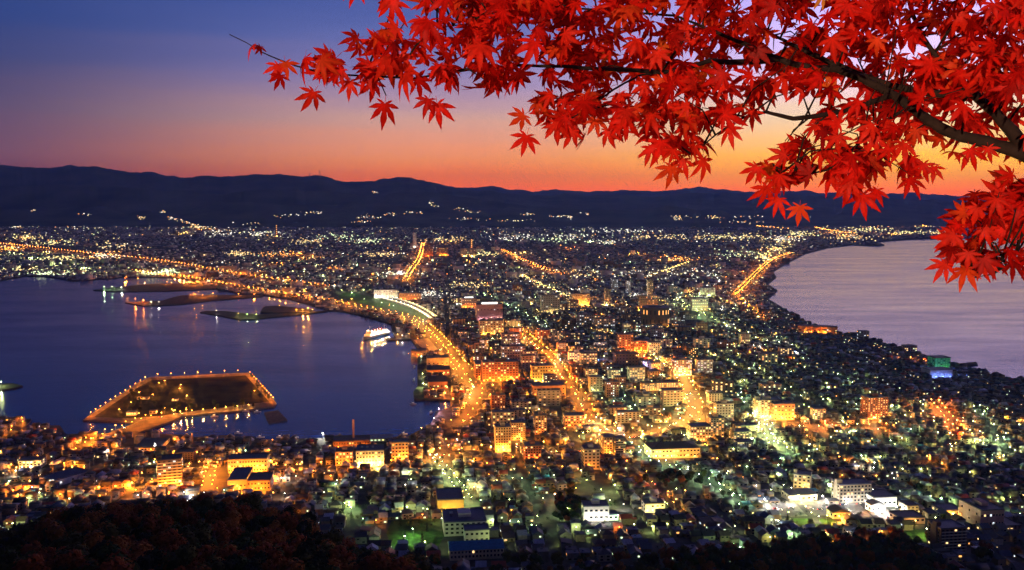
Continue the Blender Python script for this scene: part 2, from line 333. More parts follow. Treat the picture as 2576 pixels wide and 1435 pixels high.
street([(1905,575),(1945,579),(1995,582)], 14, 120, AMBER, 9000, phrase='the road under the eastern hills', h=12)
street([(1000,1030),(1003,1031)], 3, 50, ORANGE, 1, False) if False else None
for i in range(7):      # quiet back streets running down to the isthmus, a few lamps each
    x = 1560+i*150; street([(x, 985+i*8), (x+30, 1030+i*8), (x+75, 1090+i*9)], 8, 60, YGREEN if i % 2 else GREEN, 2500, False, phrase=('the back street below the %s' % ['round hall','mauve tower','balcony block','cream apartments','brick tower','eastern blocks','green cube'][i]))
for i in range(6):
    x = 1290+i*165; street([(x, 1196+i*3), (x+50, 1240+i*5), (x+110, 1300+i*5)], 7, 46, [GREEN, YGREEN, AMBER][i % 3], 2200, False, phrase=('the hillside lane near the %s' % ['church lawn','lantern garden','white villa','red lamp','forecourt','balconied flats'][i]), h=7)

# single lamps seen one by one in the photograph: x, y, colour, watts
SPOTS = [(1925,1275,WHITE,12000),(2086,1236,GREEN,16000),(2224,1298,WHITE,9000),(2257,1294,WHITE,6000),(2365,1272,GREEN,12000),(2071,1266,WHITE,9000),(1984,1269,WHITE,7000),(2130,1285,WHITE,6000),(1984,1309,YGREEN,3500),(2043,1309,YGREEN,3500),(2112,1318,AMBER,14000),(2329,1350,YGREEN,7000),(2542,1271,YGREEN,9000),(1979,1140,GREEN,7000),(2496,1160,GREEN,8000),(2524,1113,GREEN,6000),(1645,1236,RED,4000),(1436,1252,DEEP,5000),(1397,1262,AMBER,5000),(1724,1251,AMBER,5000),(1558,1346,DEEP,2000),(1859,1398,GREEN,5000),(1545,1237,YGREEN,5000),(1679,1338,YGREEN,2600),(1351,1343,GREEN,2000),(1426,1298,YGREEN,3600),(1593,1339,YGREEN,1800),(812,1104,WHITE,15000),(991,1205,WHITE,9000),(834,1213,ORANGE,7000),(846,1234,GREEN,3000),(817,1256,YGREEN,4500),(1023,1294,YGREEN,4500),(876,1282,GREEN,4500),(884,1296,YGREEN,3000),(1020,1370,GREEN,5000),(1040,1352,GREEN,3500),(1072,1385,YGREEN,3500),(1180,1225,YGREEN,4500),(1195,1242,YGREEN,4500),(1248,1225,YELLOW,4000),(1030,1204,YGREEN,4000),(1112,1206,GREEN,6000),(65,1242,ORANGE,16000),(250,1242,ORANGE,15000),(333,1232,ORANGE,14000),(290,1240,ORANGE,8000),(182,1190,ORANGE,10000),(294,1135,ORANGE,12000),(419,1232,ORANGE,12000),(455,1236,AMBER,8000),(602,1176,AMBER,14000),(646,1220,AMBER,12000),(23,1227,GREEN,4000),(175,1273,YGREEN,5000),(70,1271,YGREEN,4000),(388,1177,GREEN,6000),(78,1190,WHITE,9000),(40,1200,WHITE,5000),(31,1336,YGREEN,3000),(50,1346,YGREEN,3000),(230,1117,ORANGE,9000),(1743,801,GREEN,90000),(1464,751,AMBER,40000),(1482,756,AMBER,30000),(1598,746,WHITE,26000),(1525,771,YELLOW,30000),(1440,906,WHITE,20000),(1410,914,WHITE,14000),(1626,928,BLUE,16000),(1342,995,YELLOW,12000),(1320,1000,AMBER,9000),(1280,873,PINK,16000),(1238,800,PINK,18000),(1149,771,WHITE,18000),(1147,792,YGREEN,16000),(1292,830,YELLOW,20000),(1305,826,YELLOW,14000),(2383,949,PINK,9000),(2368,940,BLUE,12000),(2350,934,BLUE,6000),(2039,831,ORANGE,9000),(2060,834,ORANGE,8000),(2090,840,ORANGE,8000),(2011,826,ORANGE,9000),(2322,914,DEEP,14000),(2290,908,DEEP,9000),(2345,924,DEEP,9000),(1505,915,BLUE,6000),(1580,905,WHITE,5000),(2000,893,BLUE,4000),
 (1080,930,AMBER,9000),(1065,975,YGREEN,7000),(1063,950,YGREEN,7000),(1060,905,GREEN,4000),(1090,990,DEEP,9000),(1120,1000,DEEP,8000),(1104,1040,PINK,9000),(1092,1064,PINK,7000),(1060,1090,AMBER,5000),(1140,938,AMBER,16000),(1160,990,AMBER,14000),(1125,985,AMBER,12000),(1140,1015,ORANGE,12000),(1245,960,AMBER,10000),(1290,962,AMBER,10000),(1260,965,ORANGE,9000),(1045,815,YELLOW,6000),(1090,800,YGREEN,5000),(1010,820,AMBER,4000),(1000,850,AMBER,5000),(1030,848,ORANGE,9000),(1050,860,ORANGE,9000),(1075,878,ORANGE,8000),
 (915,735,YGREEN,30000),(885,742,GREEN,16000),(945,750,GREEN,9000),(960,768,GREEN,9000),(990,775,GREEN,8000),(860,735,YGREEN,12000),(765,735,AMBER,20000),(885,758,AMBER,12000),(695,735,ORANGE,14000),
 (1905,1010,WHITE,12000),(1930,1058,AMBER,12000),(1965,1062,AMBER,12000),(2000,1060,AMBER,9000),(1755,1112,WHITE,9000),(1650,1152,AMBER,11000),(1690,1152,AMBER,13000),(1725,1150,WHITE,9000),(1510,1096,GREEN,12000),(1500,1062,GREEN,9000),(1555,1090,WHITE,9000),(1470,1150,AMBER,8000),(1340,1162,AMBER,8000),(1265,1140,AMBER,15000),(1235,1138,AMBER,13000),(1300,1132,AMBER,12000),(1290,1165,ORANGE,7000),(1400,1150,AMBER,9000),(1535,1152,AMBER,7000),(1575,1175,ORANGE,6000),(1415,1190,AMBER,5000),(1455,1196,ORANGE,7000),(1555,1215,AMBER,6000),(1345,1190,AMBER,6000),(1480,1180,WHITE,4000),(760,1178,AMBER,9000),(845,1172,AMBER,12000),(875,1170,AMBER,10000),(930,1170,YELLOW,14000),(955,1178,AMBER,10000),(1005,1160,AMBER,10000),(1060,1135,AMBER,9000),(720,1205,ORANGE,7000),(790,1200,ORANGE,7000),(690,1215,ORANGE,8000),(670,1182,ORANGE,10000),(1190,1170,AMBER,7000),(1225,1180,ORANGE,6000),(1130,1160,AMBER,9000),(1150,1120,PINK,8000),(1245,1052,AMBER,6000),(1330,1048,AMBER,7000),(1370,1050,AMBER,7000),(1435,1060,AMBER,7000),(1240,1005,AMBER,7000),(1300,1020,ORANGE,7000),(1385,1020,AMBER,7000),(1420,1090,AMBER,8000)]
for x, y, c, w in SPOTS: lamp(W(x, y), c, w*(1.9 if x < 720 and y > 1100 and c in (ORANGE, AMBER) else 1), 7.5)
for i in range(250):     # scattered garden and corner lamps of the eastern quarter
    x = random.uniform(1450, 2570); y = random.uniform(900, 1180)
    if x > 1750+ (y-820)*3.4: continue
    lamp(W(x, y), random.choice((GREEN, YGREEN, YGREEN, AMBER)), random.uniform(1600, 5000), 6)
for i in range(90):
    x = random.uniform(1230, 2570); y = random.uniform(1180, 1390); lamp(W(x, y), random.choice((GREEN, YGREEN, YGREEN, AMBER, WHITE)), random.uniform(800, 1900), 6)
for i in range(30):
    x = random.uniform(700, 1230); y = random.uniform(1185, 1330); lamp(W(x, y), random.choice((GREEN, ORANGE, YGREEN, ORANGE, WHITE)), random.uniform(900, 2200), 6)
for i in range(60):
    x = random.uniform(0, 700); y = random.uniform(1115, 1265); lamp(W(x, y), random.choice((ORANGE, ORANGE, ORANGE, AMBER, AMBER, GREEN, WHITE)), random.uniform(2000, 7000), 7)
for i in range(60):      # bright corners of the centre
    x = random.uniform(1160, 1700); y = random.uniform(745, 1090); lamp(W(x, y), random.choice((ORANGE, AMBER, AMBER, YELLOW, YGREEN)), random.uniform(5000, 14000), 8)
for i in range(110):     # behind the beach
    x = random.uniform(1480, 2010); y = random.uniform(745, 910)
    if x > 1880+(y-745)*.9: continue
    lamp(W(x, y), random.choice((GREEN, YGREEN, YGREEN, AMBER, ORANGE, WHITE)), random.uniform(3000, 8000), 7)
for i in range(150):     # the middle distance, each lamp a lit yard or crossing
    x = random.uniform(640, 1880); y = random.uniform(640, 800)
    if y > 700+(x-640)*.25: continue
    c = random.choice((ORANGE, AMBER, YELLOW, YGREEN, GREEN, WHITE)); p = W(x, y); lamp(p, c, random.uniform(.2, 1)*p[1]**2*.0009, 9)
for x, y, c, k in [(40,641,YGREEN,3),(110,640,YELLOW,4),(180,690,YELLOW,2),(215,678,YGREEN,4),(150,668,YGREEN,3),(235,650,AMBER,3),(290,640,AMBER,3),(370,690,YGREEN,4),(410,688,YGREEN,4),(330,705,ORANGE,2),(470,700,ORANGE,2.4),(500,716,ORANGE,2),(460,590,YELLOW,3),(510,578,AMBER,3),(690,600,YELLOW,2),(740,640,ORANGE,3),(770,650,AMBER,2.5),(700,668,ORANGE,2.5),(830,680,ORANGE,2.5),(1005,690,WHITE,3),(985,680,AMBER,2),(1310,640,YELLOW,2.5),(1200,640,YGREEN,2.5),(1440,628,ORANGE,2),(1600,640,AMBER,2.5),(1660,655,ORANGE,3),(1710,652,ORANGE,3),(1500,612,YGREEN,3),(1120,612,AMBER,2.5),(1940,640,YELLOW,5),(1960,628,AMBER,4),(1975,612,YELLOW,3),(2000,600,AMBER,3),(2250,590,AMBER,3),(2130,592,AMBER,4),(2330,572,AMBER,4),(2200,575,AMBER,3),(640,690,AMBER,2),(60,600,AMBER,3),(20,628,AMBER,4),(90,655,YGREEN,2)]:
    for q in range(3):
        p = W(x+random.uniform(-18, 18), y+random.uniform(-3, 3)); lamp(p, c, k*p[1]**2*.0006, 11)

# the hill-side island park with its rim of lamps, the harbour piers and the breakwater
def slab(name, pts, z0, z1, m): return ob(name, B().prism([Wz(*p) for p in pts], z0, z1, 0, False).me(name, m))
concrete = mat('quay_concrete', (.11, .1, .095), .9, .35, .08)
turf = mat('park_grass', (.016, .021, .009), .95, .6, .03, .1, base2=(.026, .024, .01))
ISL = [(208,1056),(349,962),(375,949),(625,937),(696,1014),(690,1022),(645,1029),(500,1042),(420,1052),(385,1060),(323,1061)]
tag(slab('island', ISL, -2, 2.2, concrete), kind='structure')
inner = [(238,1048),(352,972),(382,957),(618,945),(676,1010),(500,1032),(400,1046),(320,1052)]
tag(slab('lawn', inner, 1, 2.6, turf), kind='structure')
def rim(a, b, n, c, w, ph, h=6):
    for i in range(n):
        t = (i+.5)/n; p = Wz(a[0]+(b[0]-a[0])*t, a[1]+(b[1]-a[1])*t); lamp((p[0], p[1], 2.4), c, w*random.uniform(.7, 1.3), h, ph, i)
IS = 'the rim of the harbour island'
rim((222,1051),(372,953),12,ORANGE,4200,IS); rim((380,950),(615,939),7,ORANGE,4200,IS); rim((626,941),(690,1012),12,ORANGE,5200,IS); rim((440,1047),(640,1026),7,AMBER,5200,IS)
for x, y, w in [(455,975,9000),(452,985,9000),(470,1003,6000),(400,970,6000),(415,965,5000),(350,995,4000),(385,1000,3000),(330,1020,3500),(300,1038,3000),(350,1048,3000),(415,1035,4000),(440,1040,6000),(640,990,3000)]: p = Wz(x, y); lamp((p[0], p[1], 2.6), AMBER, w, 5)
tag(slab('causeway', [(190,1140),(214,1118),(262,1096),(330,1072),(385,1056),(430,1040),(475,1038),(452,1050),(425,1062),(372,1080),(300,1106),(240,1138)], -2, 2.4, mat('causeway_fill', (.07,.06,.05), .9, .4, .08)), kind='structure')
pier_dark = mat('pier_deck', (.028,.027,.026), .9, .4, .05)
def pier(pts, label, rows, z1=2.4):
    tag(slab('pier', pts, -2, z1, pier_dark), label, 'pier', 'piers reaching into the harbour')
    for x, y, c, w in rows: p = Wz(x, y); lamp((p[0], p[1], z1), c, w*.5, 8)
pier([(234,730),(300,722),(365,715),(470,713),(536,712),(600,722),(548,727),(430,732),(300,734)], 'farthest dark pier with a green-lit tip in the harbour', [(262,727,GREEN,60000),(282,727,GREEN,30000),(306,729,WHITE,18000),(365,716,ORANGE,12000),(420,714,ORANGE,50000),(470,716,ORANGE,50000),(490,718,ORANGE,40000)])
pier([(315,761),(410,756),(425,751),(456,743),(540,742),(660,742),(662,746),(534,756),(450,766),(365,770)], 'long dark pier with orange lamps at its pointed tip', [(341,758,DEEP,60000),(361,762,DEEP,36000),(488,744,ORANGE,40000),(510,748,ORANGE,40000),(536,744,ORANGE,36000),(600,745,ORANGE,30000),(380,766,WHITE,6000),(400,766,WHITE,6000),(640,746,ORANGE,30000)])
pier([(503,785),(520,782),(573,783),(640,791),(760,787),(823,780),(826,783),(760,791),(670,799),(640,803),(607,804)], 'crooked breakwater with small lights around its basin', [(545,788,WHITE,5000),(600,796,YELLOW,14000),(622,798,GREEN,9000),(645,797,YGREEN,12000),(762,786,AMBER,50000),(745,786,ORANGE,16000)])
pier([(655,785),(665,772),(700,770),(745,775),(788,781),(770,787),(700,788)], 'low dark mole covered in scrub inside the breakwater', [(775,783,AMBER,30000)], 4)
pier([(0,966),(30,964),(57,970),(40,975),(0,981)], 'short quay with a yellow-green lamp at the harbour edge', [(3,971,YGREEN,22000)])
pier([(970,851),(1036,847),(1040,853),(975,856)], 'thin mooring jetty beside the museum ship', [(1012,852,WHITE,5000)])
pier([(1987,786),(1991,783),(2012,792),(2010,796)], 'stub breakwater on the eastern shore below the dark housing', [])
pier([(2395,916),(2455,910),(2460,916),(2430,921)], 'dark concrete breakwater beside the green-lit cube', [])
tag(slab('floating_dock', [(664,1036),(700,1031),(723,1056),(676,1063)], -.5, 1.6, mat('dock_planks', (.12, .1, .09), .9, .3, .2)), 'square floating dock moored off the island corner', 'dock')
# ------------------------------------------------------------------ buildings
WALL = {k: mat('wall_'+k, c, .85, .14, .25) for k, c in dict(cream=(.5,.43,.32), beige=(.42,.36,.29), grey=(.33,.33,.33), mauve=(.37,.27,.28), brown=(.13,.085,.06), brick=(.32,.13,.075), white=(.72,.7,.66), tan=(.44,.27,.16), dark=(.06,.055,.055), yellow=(.6,.42,.13), pink=(.48,.3,.27), pale=(.58,.57,.55), navy=(.05,.06,.1), green=(.05,.28,.1), sand=(.5,.38,.24)).items()}
ROOF = {k: mat('roof_'+k, c, .6, .25, .5, .5) for k, c in dict(slate=(.07,.075,.09), navy=(.05,.065,.12), grey=(.09,.09,.1), brown=(.09,.06,.045), blue=(.03,.17,.32), red=(.28,.05,.03), black=(.025,.025,.03), pale=(.3,.3,.32), light=(.3,.33,.43)).items()}
glass = mat('dark_glass', (.02,.022,.03), .12, .2, 1, .6)
LIT = {'w': emat('lit_window_warm', (1,.62,.25), 2.2), 'o': emat('lit_window_amber', (1,.42,.1), 2.1), 'g': emat('lit_window_fluorescent', (.8,1,.62), 1.7), 'c': emat('lit_window_cool', (.85,.92,1), 1.7), 'y': emat('lit_window_yellow', (1,.8,.3), 2.2), 'b': emat('lit_window_blue', (.2,.3,1), 1.0), 'G': emat('lit_window_green', (.06,.8,.22), .4)}
trim = mat('pale_trim', (.5,.48,.45), .8, .1, .5); rail = mat('balcony_rail', (.4,.38,.35), .8, .15, .4)
tankm = mat('roof_plant', (.28,.28,.28), .7, .2, .5)
SIGN = emat('lit_sign_white', (1,.95,.9), 3.0)
_cache = {}
def box_me(name, w, d, h, m):
    k = (name, round(w, 1), round(d, 2), round(h, 1), m.name)
    if k not in _cache: _cache[k] = B().box(-w/2, w/2, -d/2, d/2, 0, h).me(name, m)
    return _cache[k]
LANDMARKS = []
GRID = .13
def building(name, label, cat, x0, yt, x1, yb, depth, wall, rows=5, cols=6, lit=.35, win='wo', roof='navy', bal=False, rz=GRID, group=None, flood=None, mark=None, top='flat', extras='', side=3, wsize=None, landmark=True):
    p = W((x0+x1)/2, yb) if yb > 960 else Vector((*Wz((x0+x1)/2, yb, 3.2), 3.2))
    p.z = float(G(p.x, p.y))+.05
    sc = p.y/F; w = max(4, (x1-x0)*sc); r = ray((x0+x1)/2, yt)
    if depth <= 0: depth = w*.6
    h = EYE+(p.y+depth*.9)*r.z/r.y-p.z
    if h < 3.5: h = 3.5
    t = empty(name, (p.x, p.y, p.z), rz, label, cat, group)
    wm, rm = WALL[wall], ROOF[roof]; hb = h
    if top == 'gable': hb = h*.68
    elif top == 'hip': hb = h*.72
    KEEP.append((p.x, p.y+depth*.4, max(w, depth)*.55+5))
    if mark: LANDMARKS.append((mark, p.x, p.y+depth*.3))
    if top == 'round':
        b = B().ring(0, depth/2, -1, hb, w/2, w/2, 28); ob('wall', b.me('wall', wm), t)
        ob('roof', B().ring(0, depth/2, hb, hb+1.2, w/2+.8, w/2+.6, 28).ring(0, depth/2, hb+1.2, hb+3.5, w/4, w/4.4, 20).me('roof', rm), t)
    else:
        ob('wall', B().box(-w/2, w/2, 0, depth, -1.5, hb).me('wall', wm), t)
        if top == 'flat':
            q = B().box(-w/2-.15, w/2+.15, -.15, depth+.15, hb+.003, hb+.35)
            pw = .35
            for a in ((-w/2-.15, w/2+.15, -.15, -.15+pw), (-w/2-.15, w/2+.15, depth+.15-pw, depth+.15), (-w/2-.15, -w/2-.15+pw, .2, depth-.2), (w/2+.15-pw, w/2+.15, .2, depth-.2)): q.box(*a, hb+.353, hb+1.0)
            rf = ob('roof', q.me('roof', rm), t)
        elif top == 'gable':
            e = .7; q = B(); q.add([(-w/2-e,-e,hb-.2),(w/2+e,-e,hb-.2),(w/2+e,depth+e,hb-.2),(-w/2-e,depth+e,hb-.2),(-w/2-e,depth/2,h),(w/2+e,depth/2,h)], [(0,1,5,4),(2,3,4,5),(1,2,5),(3,0,4),(3,2,1,0)]); rf = ob('roof', q.me('roof', rm), t)
        elif top == 'gablex':
            e = .6; q = B(); hh = h+w*.18; q.add([(-w/2-e,-e,hb-.2),(w/2+e,-e,hb-.2),(w/2+e,depth+e,hb-.2),(-w/2-e,depth+e,hb-.2),(0,-e,hh),(0,depth+e,hh)], [(0,4,5,3),(1,2,5,4),(0,1,4),(2,3,5),(3,2,1,0)]); rf = ob('roof', q.me('roof', rm), t)
        elif top == 'hip':
            e = .8; i = min(w, depth)*.42; q = B(); q.add([(-w/2-e,-e,hb),(w/2+e,-e,hb),(w/2+e,depth+e,hb),(-w/2-e,depth+e,hb),(-w/2+i,depth/2,h),(w/2-i,depth/2,h)], [(0,1,5,4),(2,3,4,5),(1,2,5),(3,0,4),(3,2,1,0)]); rf = ob('roof', q.me('roof', rm), t)
        elif top == 'curve':
            q = B(); n = 9; V = []
            for yy in (-.6, depth+.6):
                for k in range(n): a = k/(n-1); V.append((-w/2-.5+(w+1)*a, yy, hb-.1+math.sin(math.pi*a)*min(5, w*.16)))
            q.add(V, [(k, k+1, n+k+1, n+k) for k in range(n-1)]+[tuple(range(n-1, -1, -1)), tuple(range(n, 2*n))]); rf = ob('roof', q.me('roof', rm), t)
    # windows, each a piece of its own, on the two faces one can see
    if rows*cols:
        fh = (hb-1.2)/rows; ww, wh = wsize or (min(2.6, w/cols*.52), min(1.9, fh*.5)); ww = max(ww, w/cols*.34)
        sidex = 1 if p.x < 0 else -1; ns = min(side, max(1, int(depth/6))) if side else 0
        for r_ in range(rows):
            z = .9+fh*r_+fh*.3
            for c_ in range(cols):
                x = -w/2+w*(c_+.5)/cols
                if top == 'round':
                    a = -math.pi/2+(c_-(cols-1)/2)*math.pi*.85/cols; wx, wy, wr = (w/2)*math.cos(a), depth/2+(w/2)*math.sin(a), a+math.pi/2
                else: wx, wy, wr = x, -.02, 0
                k = random.random() < lit; m = LIT[random.choice(win)] if k else glass
                ob('window', box_me('window', ww, .16, wh, m), t, (wx, wy, z), wr)
            for c_ in range(ns if top != 'round' else 0):
                k = random.random() < lit*.7; m = LIT[random.choice(win)] if k else glass
                ob('window', box_me('window', .16, min(ww, depth/ns*.5), wh, m), t, (sidex*(w/2+.02), depth*(c_+.5)/ns, z))
            if bal:
                ob('balcony', B().box(-w/2+.1, w/2-.1, -1.35, -.12, z-.75, z-.6).box(-w/2+.1, w/2-.1, -1.35, -1.25, z-.597, z+.4).me('balcony', WALL['brick'] if wall == 'brick' else rail), t)
    if 'p' in extras: ob('penthouse', B().box(-w*.14, w*.16, depth*.35, depth*.75, hb+.4, hb+3.6).me('penthouse', wm), t)
    if 't' in extras: ob('roof_tank', B().ring(w*.28, depth*.5, hb+.4, hb+2.6, 1.3, 1.3, 12).me('roof_tank', tankm), t)
    if 'u' in extras:
        for k in range(3): ob('roof_plant', box_me('roof_plant', w*.08, depth*.2, 1.5, tankm), t, (-w*.3+k*w*.2, depth*.6, hb+.36))
    if 's' in extras: ob('rooftop_sign', B().box(-w*.3, w*.3, depth*.1, depth*.1+.4, hb+1.05, hb+max(2.6, h*.13)).me('rooftop_sign', SIGN), t)
    if 'c' in extras:
        ob('chimney', B().box(w*.02, w*.02+2.6, depth*.5, depth*.5+2.6, -1, 36).me('chimney', WALL['tan']), t)
    if 'a' in extras: ob('mast', B().tube([(w*.2, depth*.5, hb), (w*.2, depth*.5, hb+h*.5)], .25).me('mast', tankm), t)
    if 'v' in extras: ob('stair_tower', B().box(-w/2-.6, -w/2+w*.16, depth*.3, depth*.6, -1, hb+4).me('stair_tower', wm), t)
    if 'd' in extras: ob('door', box_me('door', 2.6, .2, 2.6, LIT['w']), t, (w*.1, -.06, .05))
    if flood:
        c, wt, n = flood; wt *= .45
        for i in range(n): lamp((p.x-w/2*.9+w*.9*(i+.5)/n, p.y-7, float(G(p.x, p.y-7))), c, wt, 4.5)
    return t, w, h, p

